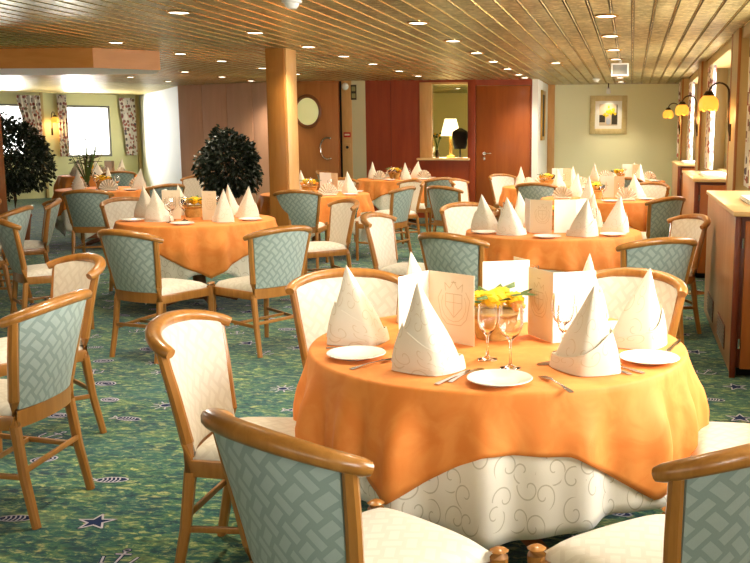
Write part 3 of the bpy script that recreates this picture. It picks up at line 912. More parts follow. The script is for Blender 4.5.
mb = MB(); mb.lathe([(0, 0), (0.035, 0), (0.05, 0.06), (0.025, 0.13), (0.03, 0.15), (0, 0.15)], 16); mb.build('vase', 'bronze', t_)
mb = MB()
for k in range(9):
    a = k * 2.4; mb.sweep([(0, 0, 0.13), (0.02 * math.cos(a), 0.02 * math.sin(a), 0.25), (0.06 * math.cos(a), 0.06 * math.sin(a), 0.36 + 0.01 * k)], 0.006, n=5)
    mb.ball((0.06 * math.cos(a), 0.06 * math.sin(a), 0.37 + 0.01 * k), 0.025, 1, k % 2)
mb.build('flowers', ['leaf', 'yellow_petal'], t_)
for k, lb in enumerate(['lowest grey linen pile behind the hatch', 'upper grey linen pile behind the hatch']):
    mb = MB()
    for q in range(3): mb.box((-0.13, -0.1, 0.035 * q), (0.13, 0.1, 0.035 * q + 0.032), 0, 0.008)
    o = mb.build('linen_pile', 'frame_grey'); o.location = (-3.78 + 0.02 * k, 17.45, 1.032 + 0.108 * k); tag(o, lb, 'linen', 'linen piles behind the hatch')

# ================================================================== PLANTS
def ficus(name, label, loc, cz, rx, rz, n, seed, pot_h=0.4):
    rnd = random.Random(seed)
    r = thing(name, label, 'plant', loc)
    mb = MB(); mb.lathe([(0.0, 0), (0.16, 0), (0.2, pot_h - 0.04), (0.215, pot_h - 0.04), (0.215, pot_h), (0.19, pot_h), (0.18, pot_h - 0.05), (0, pot_h - 0.05)], 24); mb.build('pot', 'pot', r)
    mb = MB()
    mb.sweep([(0, 0, pot_h - 0.06), (0.02, 0.01, pot_h + 0.2), (-0.01, 0, cz - rz * 0.4), (0, 0, cz)], lambda t: 0.025 - 0.012 * t, n=8)
    for k in range(12):
        a = k * 2.4; e = rnd.uniform(-0.3, 0.8)
        mb.sweep([(0, 0, cz - rz * 0.4 + 0.02 * k), (rx * 0.45 * math.cos(a), rx * 0.45 * math.sin(a), cz + e * rz * 0.4), (rx * 0.85 * math.cos(a), rx * 0.85 * math.sin(a), cz + e * rz * 0.7)], lambda t: 0.009 - 0.006 * t, n=5)
    mb.build('trunk', 'bark', r)
    mb = MB()
    for k in range(n):
        d = Vector((rnd.gauss(0, 1), rnd.gauss(0, 1), rnd.gauss(0, 1))).normalized()
        rr = rnd.uniform(0.35, 1.0) ** 0.5 * (1 + 0.12 * math.sin(5 * d.x + 3 * d.z) + 0.06 * rnd.random())
        c = Vector((d.x * rx * rr, d.y * rx * rr, cz + d.z * rz * rr))
        t1 = (d + Vector((rnd.gauss(0, 0.6), rnd.gauss(0, 0.6), rnd.gauss(-0.7, 0.5)))).normalized()
        t2 = t1.cross(Vector((rnd.gauss(0, 1), rnd.gauss(0, 1), rnd.gauss(0, 1)))).normalized()
        nn = t1.cross(t2); Lf = rnd.uniform(0.045, 0.075); w = Lf * 0.28
        p0, p1, p2 = c, c + t1 * Lf * 0.5 + nn * 0.008, c + t1 * Lf
        mb.face([p0, p1 + t2 * w, p1], 0); mb.face([p0, p1, p1 - t2 * w], 0); mb.face([p1, p1 + t2 * w, p2], 0); mb.face([p1, p2, p1 - t2 * w], 0)
    mb.build('foliage', 'ficus', r, recalc=False)
    return r


ficus('potted_ficus', 'dark round-crowned ficus in front of the mauve panels', (-4.66, 10.65, 0), 1.13, 0.35, 0.385, 4200, 3)
ficus('potted_ficus', 'dark leafy ficus at the left edge before the window', (-8.25, 11.7, 0), 1.19, 0.52, 0.52, 6500, 5)
r = ficus('potted_palm', 'paler upright spiky plant beside the left ficus', (-7.7, 12.6, 0), 1.1, 0.3, 0.3, 10, 8)
mb = MB(); rnd = random.Random(4)
for k in range(26):
    a = rnd.uniform(0, 2 * PI); l = rnd.uniform(0.5, 0.85); s_ = rnd.uniform(0.15, 0.5)
    pts = [(s_ * l * t * math.cos(a), s_ * l * t * math.sin(a), 0.75 + l * t * (1 - 0.45 * s_ * t)) for t in (0, 0.25, 0.5, 0.75, 1)]
    mb.sweep(pts, lambda t: 0.016 * (1 - t) + 0.001, lambda t: 0.003, n=4)
mb.build('fronds', 'leaf', r)

# ================================================================== CHAIR
ch = thing('dining_chair', '', 'chair')
def hw(z): return 0.186 + (0.242 - 0.186) * (z - 0.44) / 0.40
def yb(z): return -0.200 - 0.066 * (z - 0.44) / 0.40
def bulge(z): return 0.028 + 0.058 * (z - 0.44) / 0.40
def bp(u, v, off, zlo=0.462):
    zt_ = 0.816 + 0.036 * (1 - u * u)
    z = zlo + (zt_ - zlo) * v
    k = 1 - abs(u) ** 2.2
    return (hw(z) * 0.965 * u, yb(z) - bulge(z) * k + off, z)
def panel(off0, off1, puff, mats, name):
    mb = MB(); nu, nv = 18, 10
    f0 = lambda u, v: bp(2 * u - 1, v, off0)
    f1 = lambda u, v: bp(2 * u - 1, v, off1 + puff * ((1 - abs(2 * u - 1) ** 4) * (1 - abs(2 * v - 1) ** 4)))
    uvf = lambda u, v: ((2 * u - 1) * 0.24, 0.462 + 0.36 * v)
    A = mb.grid(f0, nu, nv, uvfn=uvf); B = mb.grid(f1, nu, nv, uvfn=uvf, flip=True)
    ra = [A[i][0] for i in range(nu + 1)] + [A[nu][j] for j in range(1, nv + 1)] + [A[i][nv] for i in range(nu - 1, -1, -1)] + [A[0][j] for j in range(nv - 1, 0, -1)]
    rb = [B[i][0] for i in range(nu + 1)] + [B[nu][j] for j in range(1, nv + 1)] + [B[i][nv] for i in range(nu - 1, -1, -1)] + [B[0][j] for j in range(nv - 1, 0, -1)]
    for i in range(len(ra)):
        j = (i + 1) % len(ra)
        mb.bm.faces.new([ra[i], rb[i], rb[j], ra[j]])
    return mb.build(name, mats, ch)
panel(-0.001, -0.014, -0.004, 'lattice_green', 'outer_upholstery')
panel(0.0, 0.016, 0.012, 'cream_fabric', 'inner_upholstery')
mb = MB()
pts = [(0.262 * math.sin(a), -0.205 - 0.15 * math.cos(a), 0.802 + 0.062 * math.cos(a)) for a in [R_(-84 + 168 * k / 28) for k in range(29)]]
e_ = lambda t: 0.86 + 0.14 * math.sin(PI * t) if 0.03 < t < 0.97 else 0.72
mb.sweep(pts, lambda t: 0.027 * e_(t), lambda t: 0.0225 * e_(t), n=12, power=0.85)
mb.build('top_rail', 'chair_wood', ch, 50)
for s in (-1, 1):
    mb = MB(); mb.sweep([(s * 0.205, -0.268, 0), (s * 0.198, -0.228, 0.2), (s * 0.194, -0.203, 0.40), (s * 0.198, -0.208, 0.50), (s * 0.224, -0.234, 0.67), (s * 0.247, -0.262, 0.825)], lambda t: 0.0165 + 0.004 * math.sin(PI * t), n=8, power=0.75); mb.build('leg', 'chair_wood', ch)
    mb = MB(); mb.sweep([(s * 0.222, 0.238, 0), (s * 0.226, 0.234, 0.25), (s * 0.23, 0.23, 0.45), (s * 0.23, 0.23, 0.466), (s * 0.23, 0.23, 0.472)], lambda t: (0.016 + 0.008 * min(1, t * 2)) if t < 0.9 else 0.014, n=10, power=0.85); mb.build('leg', 'chair_wood', ch)
mb = MB()
mb.beam((-0.222, 0.235, 0.412), (0.222, 0.235, 0.412), 0.024, 0.056)
for s in (-1, 1): mb.beam((s * 0.194, -0.205, 0.412), (s * 0.229, 0.235, 0.412), 0.024, 0.056)
mb.grid(lambda u, v: (0.194 * (2 * u - 1), -0.205 - 0.028 * (1 - (2 * u - 1) ** 2) + 0.013 * math.cos(2 * PI * v + PI / 4) * 1.2, 0.425 + 0.04 * math.sin(2 * PI * v + PI / 4) * 1.2), 14, 4, 0, False, True)
mb.build('seat_frame', 'chair_wood', ch, 30)
mb = MB()
for s in (-1, 1): mb.beam((s * 0.198, -0.228, 0.20), (s * 0.225, 0.236, 0.22), 0.013, 0.022)
mb.beam((-0.2, -0.232, 0.225), (0.2, -0.232, 0.235), 0.013, 0.022)
mb.beam((-0.218, 0.0, 0.20), (0.212, 0.0, 0.21), 0.013, 0.02)
mb.build('stretcher', 'chair_wood', ch, 30)
mb = MB()
def seat(u, v):
    x, y = 2 * u - 1, 2 * v - 1
    w = 0.19 + 0.030 * v
    e = max(abs(x), abs(y))
    z = 0.446 + 0.038 * (1 - abs(x) ** 6) ** 0.5 * (1 - abs(y) ** 6) ** 0.5 + 0.012 * (1 - x * x) * (1 - y * y)
    return (w * x, 0.012 + 0.226 * y + 0.012 * (1 - x * x) * max(0, y), z)
A = mb.grid(seat, 16, 16, uvfn=lambda u, v: (0.45 * u, 0.45 * v))
mb.grid(lambda u, v: (seat(u, v)[0], seat(u, v)[1], 0.436), 1, 1, flip=True)
bnd = lambda f, n: [f(i / n, 0) for i in range(n)] + [f(1, i / n) for i in range(n)] + [f(1 - i / n, 1) for i in range(n)] + [f(0, 1 - i / n) for i in range(n)]
bb = bnd(seat, 16)
for i in range(len(bb)):
    a, b = bb[i], bb[(i + 1) % len(bb)]
    mb.face([(a[0], a[1], 0.436), (b[0], b[1], 0.436), b, a], 0, [(a[0], 0.436), (b[0], 0.436), (b[0], b[2]), (a[0], a[2])])
bmesh.ops.remove_doubles(mb.bm, verts=mb.bm.verts[:], dist=1e-5)
mb.build('seat_cushion', 'cream_fabric', ch, 50)
CH = Kind(ch)
def chair(x, y, fwd, label): return CH.put((x, y, 0), R_(fwd - 90), label, 'dining chairs around the round tables')

TA, TBL, TC = (-0.46, 3.32), (-3.72, 7.75), (-0.58, 7.3)
TL, TH, TF, TE = (-3.55, 3.34), (-6.4, 7.0), (-3.85, 11.3), (-3.75, 15.2)
TG, TI, TJ, TK, TN = (-6.9, 11.8), (-9.3, 15.6), (-0.35, 11.0), (-1.1, 13.3), (-0.14, 15.2)
for a in [
    (-0.62, 2.16, 57, 'big wooden chair in front, its green lattice back towards the viewer'),
    (0.115, 2.24, 132, 'wooden chair cut off at the lower right corner'),
    (-1.21, 3.0, 3, 'wooden chair at the left side of the nearest table, cream inner back'),
    (-1.14, 3.84, -66, 'wooden chair behind the nearest table on its left, cream inner back'),
    (-0.10, 4.06, -116, 'wooden chair behind the nearest table on its right, cream inner back'),
    (0.46, 3.2, 180, 'chair at right end of the nearest table, only its pale seat showing'),
    (-0.99, 6.10, 62, 'chair with plain green back between the nearest and second tables'),
    (0.05, 6.05, 120, 'green lattice chair in front of the second table, right of the menus'),
    (0.21, 7.28, 206, 'chair with tan inner back right of second table, beside nearest cabinet'),
    (-1.66, 7.10, -8, 'narrow-looking cream chair left of the second table, side on'),
    (-1.28, 8.12, -55, 'cream-backed chair at the back left of the second table'),
    (-3.15, 5.97, 72, 'green lattice chair left of centre, front of the table by the pillar'),
    (-2.55, 6.24, 148, 'green lattice chair right of the table by the pillar, facing left'),
    (-4.40, 6.60, 45, 'pale green chair at the left side of the table by the pillar'),
    (-4.55, 8.30, -35, 'cream-backed chair behind the table by the pillar, left of its napkins'),
    (-2.84, 8.4, 222, 'tan-backed chair beyond the pillar table, right of the pillar'),
    (-2.49, 3.32, 183, 'large green lattice chair at the left edge, nearest on that side'),
    (-2.92, 4.16, -126, 'cream-backed chair behind the large left-edge chair'),
    (-5.42, 7.28, 196, 'dark green chair at the left edge by the far left table'),
    (-5.62, 8.02, 215, 'cream-backed chair between two dark green chairs on the left'),
    (-6.35, 8.15, -105, 'cream-backed chair at the far left edge under the ficus'),
    (-6.0, 9.95, 105, 'dark green chair seen squarely from behind below the bulkhead'),
    (-5.85, 11.05, 150, 'dark green chair right of the table below the bulkhead'),
    (-6.35, 12.75, -115, 'cream-backed chair behind the table below the bulkhead'),
    (-3.66, 10.3, 98, 'green chair just right of the wooden pillar'),
    (-2.88, 10.93, 165, 'green chair at the right of the table behind the pillar'),
    (-3.95, 12.4, -90, 'cream-backed chair behind the pillar table, below the round window'),
    (-3.05, 12.2, -130, 'chair with dark rail at back right of the table behind the pillar'),
    (-2.85, 13.3, 140, 'tall-looking green chair with cream seat below the serving hatch'),
    (-4.75, 15.2, 0, 'chair left of the table under the red wall panels'),
    (-2.05, 11.3, 60, 'dark green chair with its back turned, below the hatch door edge'),
    (-2.05, 12.75, -12, 'cream-backed chair at left of the table before the red door'),
    (-1.72, 14.15, -40, 'narrow cream chair in front of the red door'),
    (-1.15, 12.25, 85, 'chair with dark rail at the front of table before red door'),
    (0.16, 9.75, 138, 'blue-green lattice chair at the right of the table by second cabinet'),
    (0.12, 12.0, -120, 'cream-backed chair behind the table by the second cabinet'),
    (-0.1, 13.9, 90, 'pale chair seen from behind below the flower painting'),
    (-8.45, 14.7, 130, 'chair in front of the table by the bright left window'),
]: chair(*a)
# ================================================================== TABLES AND CLOTHS
NAMES = {'A': 'the nearest orange table', 'B': 'the table left of the pillar', 'C': 'the second table behind the nearest', 'L': 'the near table at the left edge',
         'H': 'the far table at the left edge', 'F': 'the table behind the pillar', 'E': 'the table under the serving hatch', 'G': 'the table below the bulkhead',
         'I': 'the table by the left window', 'J': 'the table by the second cabinet', 'K': 'the table before the red door', 'N': 'the table below the flower painting'}
POS = {'A': TA, 'B': TBL, 'C': TC, 'L': TL, 'H': TH, 'F': TF, 'E': TE, 'G': TG, 'I': TI, 'J': TJ, 'K': TK, 'N': TN}
r = thing('round_table', '', 'table')
mb = MB(); mb.lathe([(0, 0.70), (0.62, 0.70), (0.645, 0.708), (0.65, 0.72), (0.645, 0.733), (0, 0.735)], 48); mb.build('table_top', 'dark_wood', r)
mb = MB(); mb.lathe([(0.0, 0.06), (0.075, 0.06), (0.06, 0.12), (0.05, 0.4), (0.065, 0.62), (0.14, 0.70), (0.0, 0.70)], 24); mb.build('pedestal', 'dark_wood', r)
for k in range(4):
    a = R_(45 + 90 * k); c, s = math.cos(a), math.sin(a)
    mb = MB(); mb.sweep([(0.04 * c, 0.04 * s, 0.12), (0.2 * c, 0.2 * s, 0.075), (0.34 * c, 0.34 * s, 0.03)], lambda t: 0.03 - 0.006 * t, lambda t: 0.03 - 0.004 * t, n=8, power=0.8); mb.build('foot', 'dark_wood', r)
TBK = Kind(r)
for k, c in POS.items(): TBK.put((*c, 0), 0, 'round wooden pedestal table under the cloths, ' + NAMES[k], 'round dining tables')


def drapery(name, matk, R, ztop, corners, d0, d1, seed, nf=17, amp=0.030, wd=0.6):
    rnd = random.Random(seed)
    ph = [rnd.uniform(0, 2 * PI) for _ in range(4)]
    cs = [R_(c) for c in corners]

    def drop(a):
        b = 0
        for c in cs:
            d = abs((a - c + PI) % (2 * PI) - PI)
            b = max(b, max(0, 1 - d / wd) ** 1.1)
        return d0 + d1 * b + 0.012 * math.sin(3 * a + ph[3])

    def fold(a):
        q = nf * a + 1.3 + 1.1 * math.sin(3 * a + 0.4)
        return 0.75 * (math.sin(q) - 0.38 * math.sin(2 * q + 0.5) + 0.5 * math.sin((nf * 0.6 // 1) * a + 2.0))

    def pt(u, v):
        a = 2 * PI * u
        if v <= 0.3:
            rr = (R - 0.012) * v / 0.3; z = ztop; dn = 0.0
        elif v <= 0.42:
            q = (v - 0.3) / 0.12 * PI / 2
            rr = R - 0.012 + 0.012 * math.sin(q); z = ztop - 0.012 * (1 - math.cos(q)); dn = 0.012 * q
        else:
            h = (v - 0.42) / 0.58; D = drop(a); dn = h * D
            e = min(1, dn / 0.2)
            e2 = min(1, dn / 0.13)
            rr = R + 0.02 * e + amp * e2 * (0.45 + 0.55 * e) * (fold(a) + 0.75)
            z = ztop - 0.012 - dn
        return rr, a, z, dn
    mb = MB()
    NU, NV = 240, 20
    def fn(u, v):
        rr, a, z, dn = pt(u, v); return (rr * math.cos(a), rr * math.sin(a), z)
    def uvf(u, v):
        rr, a, z, dn = pt(u, v); q = min(rr, R) + dn
        return (q * math.cos(a), q * math.sin(a))
    V = mb.grid(fn, NU, NV, 0, True, uvfn=uvf)
    bmesh.ops.remove_doubles(mb.bm, verts=mb.bm.verts[:], dist=1e-5)
    o = mb.build(name, matk, angle=60)
    sd = o.modifiers.new('cloth_thickness', 'SOLIDIFY'); sd.thickness = 0.0025; sd.offset = -1
    return o


ovA = tag(drapery('tablecloth', 'orange', 0.672, 0.752, [-150, -130, -109, -40, -22, -4, 105], 0.172, 0.18, 3, wd=0.42), 'orange overlay cloth on the nearest orange table', 'tablecloth', 'orange tablecloths'); ovA.location = (*TA, 0)
unA = tag(drapery('tablecloth', 'scroll_cloth', 0.662, 0.745, [-84, 20, 105, 176], 0.375, 0.07, 3), 'white scroll-patterned underlay cloth on the nearest orange table', 'tablecloth', 'white underlay cloths'); unA.location = (*TA, 0)
OV = Kind(tag(drapery('tablecloth', 'orange', 0.672, 0.752, [-45, 45, 135, 225], 0.20, 0.20, 8), '', 'tablecloth', 'orange tablecloths'))
UN = Kind(tag(drapery('tablecloth', 'scroll_cloth', 0.662, 0.745, [0, 90, 180, 270], 0.36, 0.26, 8), '', 'tablecloth', 'white underlay cloths'))
ROT = {'B': -12, 'C': 8, 'L': 12, 'H': -12, 'F': -8, 'E': 10, 'G': 0, 'I': 0, 'J': 12, 'K': 0, 'N': -10}
for k, c in POS.items():
    if k == 'A': continue
    OV.put((*c, 0), R_(ROT[k]), 'orange overlay cloth on ' + NAMES[k], 'orange tablecloths')
    UN.put((*c, 0), R_(ROT[k] ), 'white underlay cloth under the orange one on ' + NAMES[k], 'white underlay cloths')

# ================================================================== TABLE SETTINGS
ZT = 0.7535
# napkin folded into a tall leaning cone with a turned-up cuff
mb = MB()
RX, RY, HN = 0.088, 0.066, 0.28
def nk(u, v):
    a = 2 * PI * u; t = v
    fac = (abs(math.cos(a - 0.35)) ** 1.3 + abs(math.sin(a - 0.35)) ** 1.3) ** (-1 / 1.3) * 1.14
    k = (1 - t) ** 0.92 * (1 + 0.10 * math.sin(PI * min(1, t * 1.4))) + 0.03 * t * (1 - t)
    ridge = fac
    return (RX * k * ridge * math.cos(a) - 0.034 * t ** 1.2, RY * k * ridge * math.sin(a) + 0.01 * t, HN * t)
A_ = mb.grid(nk, 48, 16, 0, True, uvfn=lambda u, v: (u * 0.55, v * 0.3))
mb.cap([c[0] for c in A_], 0, True)
def cuff(u, v, o):
    a = 2 * PI * u
    hgt = 0.045 + 0.085 * (0.5 + 0.5 * math.cos(a - R_(205))) ** 1.6
    z = hgt * v
    x, y, _ = nk(u, z / HN)
    k = 1.05 + 0.05 * v + o
    return (x * k, y * k, max(0.0005, z))
B1_ = mb.grid(lambda u, v: cuff(u, v, 0.03), 36, 5, 0, True, uvfn=lambda u, v: (u * 0.55 + 0.2, v * 0.1 + 0.4))
B2_ = mb.grid(lambda u, v: cuff(u, v, -0.01), 36, 5, 0, True, uvfn=lambda u, v: (u * 0.55 + 0.2, v * 0.1 + 0.4), flip=True)
for i in range(36):
    j = (i + 1) % 36; mb.bm.faces.new([B1_[i][-1], B1_[j][-1], B2_[j][-1], B2_[i][-1]])
def nk2(a, t, o):
    return nk(a, t)
# diagonal folded lapel across the front
def lapel(u, v):
    a = R_(200) + R_(130) * u
    z = 0.004 + (0.15 - 0.13 * u) * (0.55 + 0.45 * v) * (0.3 + 0.7 * v)
    x, y, _ = nk(a / (2 * PI), z / HN)
    return (x * 1.12, y * 1.12 - 0.002, z)
mb.grid(lapel, 14, 4, 0, uvfn=lambda u, v: (u * 0.2, v * 0.1))
NAP = Kind(tag(mb.build('folded_napkin', 'napkin', angle=50, recalc=False), '', 'napkin'))
# pleated fan napkin, lower and rounded
mb = MB()
def fan(u, v, o):
    a = PI * (0.06 + 0.88 * u); rr = 0.125 * v
    z = rr * math.sin(a) * 1.15
    return (rr * math.cos(a), 0.028 * math.sin(18 * PI * u) * (0.25 + 0.75 * v) * 0.5 + o * (1 - v * 0.3), z + 0.002)
mb.grid(lambda u, v: fan(u, 0.02 + 0.98 * v, 0.0), 54, 5, uvfn=lambda u, v: (u * 0.4, v * 0.13)); mb.grid(lambda u, v: fan(u, 0.02 + 0.98 * v, 0.006), 54, 5, uvfn=lambda u, v: (u * 0.4, v * 0.13), flip=True)
mb.box((-0.10, -0.035, 0), (0.10, 0.04, 0.02), 0, 0.008)
FAN = Kind(tag(mb.build('folded_napkin', 'napkin', angle=50, recalc=False), '', 'napkin'))
# bread plate with rim
mb = MB(); mb.lathe([(0.0, 0.0), (0.055, 0.0), (0.06, 0.004), (0.098, 0.014), (0.1, 0.016), (0.098, 0.018), (0.062, 0.008), (0.055, 0.005), (0.0, 0.005)], 40)
PLATE = Kind(tag(mb.build('bread_plate', 'porcelain'), '', 'plate'))


def glass(name, H, rb):
    mb = MB()
    prof = [(0.0, 0.0), (0.033, 0.0), (0.034, 0.003), (0.012, 0.008), (0.0045, 0.016), (0.004, H * 0.42), (0.01, H * 0.47), (rb * 0.75, H * 0.56), (rb, H * 0.70), (rb * 0.97, H * 0.86), (rb * 0.9, H),
            (rb * 0.9 - 0.0014, H), (rb * 0.97 - 0.0016, H * 0.86), (rb - 0.0016, H * 0.70), (rb * 0.75 - 0.002, H * 0.57), (0.008, H * 0.485), (0.0, H * 0.48)]
    mb.lathe(prof, 24)
    return Kind(tag(mb.build(name, 'glass', angle=60), '', 'glass'))


WINE, WATER = glass('wine_glass', 0.185, 0.034), glass('water_glass', 0.205, 0.041)

# cutlery
def blade(outline, z0=0.0, th=0.002, curve=None):
    mb = MB()
    def P(q, dz): return (q[0], q[1], z0 + dz + (curve(q[1]) if curve else 0))
    n = len(outline)
    top = [mb.bm.verts.new(P(q, th)) for q in outline]; bot = [mb.bm.verts.new(P(q, 0)) for q in outline]
    mb.bm.faces.new(top); mb.bm.faces.new(list(reversed(bot)))
    for i in range(n): mb.bm.faces.new([bot[i], bot[(i + 1) % n], top[(i + 1) % n], top[i]])
    return mb
mb = blade([(-0.008, -0.1), (0.008, -0.1), (0.009, -0.09), (0.006, -0.02), (0.006, 0.0), (0.010, 0.02), (0.010, 0.07), (0.004, 0.105), (-0.004, 0.1), (-0.006, 0.02), (-0.006, -0.02), (-0.009, -0.09)], 0.0, 0.003)
KNIFE = Kind(tag(mb.build('table_knife', 'silver'), '', 'knife'))
ol = [(-0.008, -0.1), (0.008, -0.1), (0.009, -0.088), (0.004, -0.03), (0.004, 0.03), (0.012, 0.045), (0.0125, 0.1), (0.0095, 0.1), (0.0085, 0.062), (0.0055, 0.062), (0.005, 0.1), (0.0015, 0.1), (0.001, 0.062), (-0.001, 0.062), (-0.0015, 0.1), (-0.005, 0.1), (-0.0055, 0.062), (-0.0085, 0.062), (-0.0095, 0.1), (-0.0125, 0.1), (-0.012, 0.045), (-0.004, 0.03), (-0.004, -0.03), (-0.009, -0.088)]
mb = blade(ol, 0.0, 0.002, lambda y: 0.006 * max(0, math.sin((y + 0.1) / 0.2 * PI)))
FORK = Kind(tag(mb.build('table_fork', 'silver'), '', 'fork'))
ol = [(-0.008, -0.1), (0.008, -0.1), (0.008, -0.088), (0.004, -0.03), (0.004, 0.03)] + [(0.018 * math.sin(a), 0.065 - 0.034 * math.cos(a)) for a in [R_(20 + 32 * k) for k in range(11)]] + [(-0.004, 0.03), (-0.004, -0.03), (-0.008, -0.088)]
mb = blade(ol, 0.0, 0.002, lambda y: 0.006 * max(0, math.sin((y + 0.1) / 0.165 * PI)))
SPOON = Kind(tag(mb.build('spoon', 'silver'), '', 'spoon'))

# centrepiece: basket of yellow flowers, berries and leaves
r = thing('flower_basket', '', 'flower basket')
mb = MB()
def bask(u, v):
    a = 2 * PI * u; rr = 0.058 + 0.025 * v + 0.003 * math.sin(24 * a) * math.cos(10 * PI * v)
    return (rr * math.cos(a), rr * math.sin(a), 0.085 * v)
V = mb.grid(bask, 48, 10, 0, True); mb.cap([c[0] for c in V], 0, True)
mb.grid(lambda u, v: ((0.083 + 0.006 * math.cos(2 * PI * v)) * math.cos(2 * PI * u), (0.083 + 0.006 * math.cos(2 * PI * v)) * math.sin(2 * PI * u), 0.086 + 0.006 * math.sin(2 * PI * v)), 36, 6, 0, True, True)
mb.cap([c[-2] for c in V], 0)
mb.build('basket', 'wicker', r)
rnd = random.Random(12)
for (x, y, z, rr, mk) in [(0.0, -0.035, 0.13, 0.042, 'yellow_petal'), (-0.055, 0.01, 0.122, 0.036, 'yellow_petal'), (0.055, -0.01, 0.125, 0.036, 'yellow_petal'), (0.01, 0.045, 0.13, 0.036, 'yellow_petal'), (0.075, -0.045, 0.112, 0.024, 'orange_petal'), (-0.04, 0.06, 0.11, 0.024, 'orange_petal')]:
    mb = MB(); mb.ball((x, y, z), rr * 0.72, 2)
    for q in range(9):
        a = q * 2.4; e = 0.2 + 0.09 * q
        c = Vector((x + rr * 0.55 * math.cos(a) * math.cos(e), y + rr * 0.55 * math.sin(a) * math.cos(e), z + rr * 0.55 * math.sin(e)))
        mb.ball(c, rr * 0.55, 1, 0, (1, 1, 0.8))
    mb.build('blossom', mk, r)
for k in range(11):
    a = k * 2 * PI / 11 + rnd.uniform(-0.2, 0.2); mb = MB(); l = rnd.uniform(0.055, 0.085); zz = rnd.uniform(0.125, 0.165)
    rad = Vector((math.cos(a), math.sin(a), rnd.uniform(-0.2, 0.5))).normalized(); sd = Vector((-math.sin(a), math.cos(a), 0))
    b = Vector((0.06 * math.cos(a), 0.06 * math.sin(a), zz))
    for s in (-1, 1):
        mb.face([b, b + rad * l * 0.5 + sd * 0.02 * s - Vector((0, 0, 0.003)), b + rad * l * 0.5 + Vector((0, 0, 0.004))]); mb.face([b + rad * l * 0.5 + Vector((0, 0, 0.004)), b + rad * l * 0.5 + sd * 0.02 * s - Vector((0, 0, 0.003)), b + rad * l])
    mb.build('leaf', 'leaf', r, recalc=False)
for k in range(7):
    a = 2.6 + k * 0.22; mb = MB(); mb.ball((0.088 * math.cos(a), 0.088 * math.sin(a), 0.108 + 0.012 * (k % 3)), 0.013, 1); mb.build('berry', 'berry', r)
r.scale = (1.2, 1.2, 1.12)
BASK = Kind(r)


def menu(label, spine, left, right, h=0.25, z=ZT, white=('paper_white', 'paper'), crest=1):
    """folded menu card standing open: plan points of its spine and two outer edges; crest printed on leaf 0/1"""
    sx, sy = spine
    r = thing('menu_card', label, 'menu', (sx, sy, z), 0, 'standing menu cards')
    for k, (e, mk) in enumerate(zip((left, right), white)):
        d = Vector((e[0] - sx, e[1] - sy, 0)); W = d.length; d.normalize(); n = Vector((d.y, -d.x, 0))
        if n.y > 0: n = -n
        mtx = Matrix((d, n, Vector((0, 0, 1)))).transposed().to_4x4()
        mb = MB(); mb.box((0.0008, -0.0008, 0), (W, 0.0008, h), 0, 0, mtx)
        lf = mb.build('leaf', mk, r)
        if k != crest: continue
        mb = MB()
        cx, cz, s = (0.56 * W, 0.55 * h, 0.36 * W)
        def ln(pts, w=0.0011, cl=False):
            nn = len(pts)
            for i in range(nn if cl else nn - 1):
                a, b = Vector(pts[i]), Vector(pts[(i + 1) % nn]); t_ = (b - a)
                if t_.length < 1e-6: continue
                t_.normalize(); q = Vector((-t_.y, t_.x)) * w
                mb.face([mtx @ Vector((p.x, 0.0012, p.y)) for p in (a - q, b - q, b + q, a + q)])
        ln([(cx + s * 0.95 * math.cos(t) * (1 + 0.06 * math.sin(9 * t)), cz + s * math.sin(t) * (1 + 0.06 * math.sin(9 * t))) for t in [R_(140 + 26 * q) for q in range(11)]], 0.0014)
        ln([(cx + s * 0.75 * math.cos(t), cz + s * 0.8 * math.sin(t)) for t in [R_(150 + 24 * q) for q in range(11)]])
        ln([(cx - s * 0.5, cz + s * 0.5), (cx + s * 0.5, cz + s * 0.5), (cx + s * 0.5, cz - s * 0.1), (cx, cz - s * 0.6), (cx - s * 0.5, cz - s * 0.1)], 0.0014, True)
        ln([(cx - s * 0.5, cz + s * 0.1), (cx + s * 0.5, cz + s * 0.1)]); ln([(cx, cz + s * 0.5), (cx, cz - s * 0.55)])
        ln([(cx - s * 0.5, cz + s * 0.62), (cx - s * 0.55, cz + s * 1.0), (cx - s * 0.25, cz + s * 0.75), (cx, cz + s * 1.1), (cx + s * 0.25, cz + s * 0.75), (cx + s * 0.55, cz + s * 1.0), (cx + s * 0.5, cz + s * 0.62)], 0.0013)
        ln([(cx - 0.012, h * 0.87), (cx + 0.012, h * 0.87)], 0.0016)
        mb.build('crest', 'ink', lf, recalc=False)
    return r


def ring(k): return NAMES[k]
# --- nearest table (measured places)
NA = [((-0.955, 3.245), 20, 'left'), ((-0.62, 2.89), 0, 'front left'), ((-0.13, 2.97), 150, 'front right'), ((0.035, 3.36), 190, 'right'), ((-0.82, 3.68), 40, 'back left'), ((-0.16, 3.76), 120, 'back right')]
for (x, y), rz, w in NA:
    n_ = NAP.put((x, y, ZT), R_(rz), 'tall white folded napkin at the %s of %s' % (w, NAMES['A']), 'folded napkins')
    if w in ('left', 'front left'): n_.scale = (1.13, 1.13, 1.0)
for (x, y), w in [((-0.895, 3.01), 'left'), ((-0.375, 2.765), 'front'), ((0.075, 3.115), 'right'), ((-0.62, 3.82), 'back left'), ((-0.03, 3.6), 'back right')]: PLATE.put((x, y, ZT), 0, 'white bread plate at the %s of %s' % (w, NAMES['A']), 'bread plates')
def cut(K, nm, p, q, w):
    dx, dy = q[0] - p[0], q[1] - p[1]
    K.put(((p[0] + q[0]) / 2, (p[1] + q[1]) / 2, ZT + 0.0005), math.atan2(dy, dx) - PI / 2, nm + ' ' + w, 'cutlery on the nearest table')
cut(KNIFE, 'silver knife', (-0.56, 2.70), (-0.49, 2.9), 'left of the front plate on the nearest orange table')
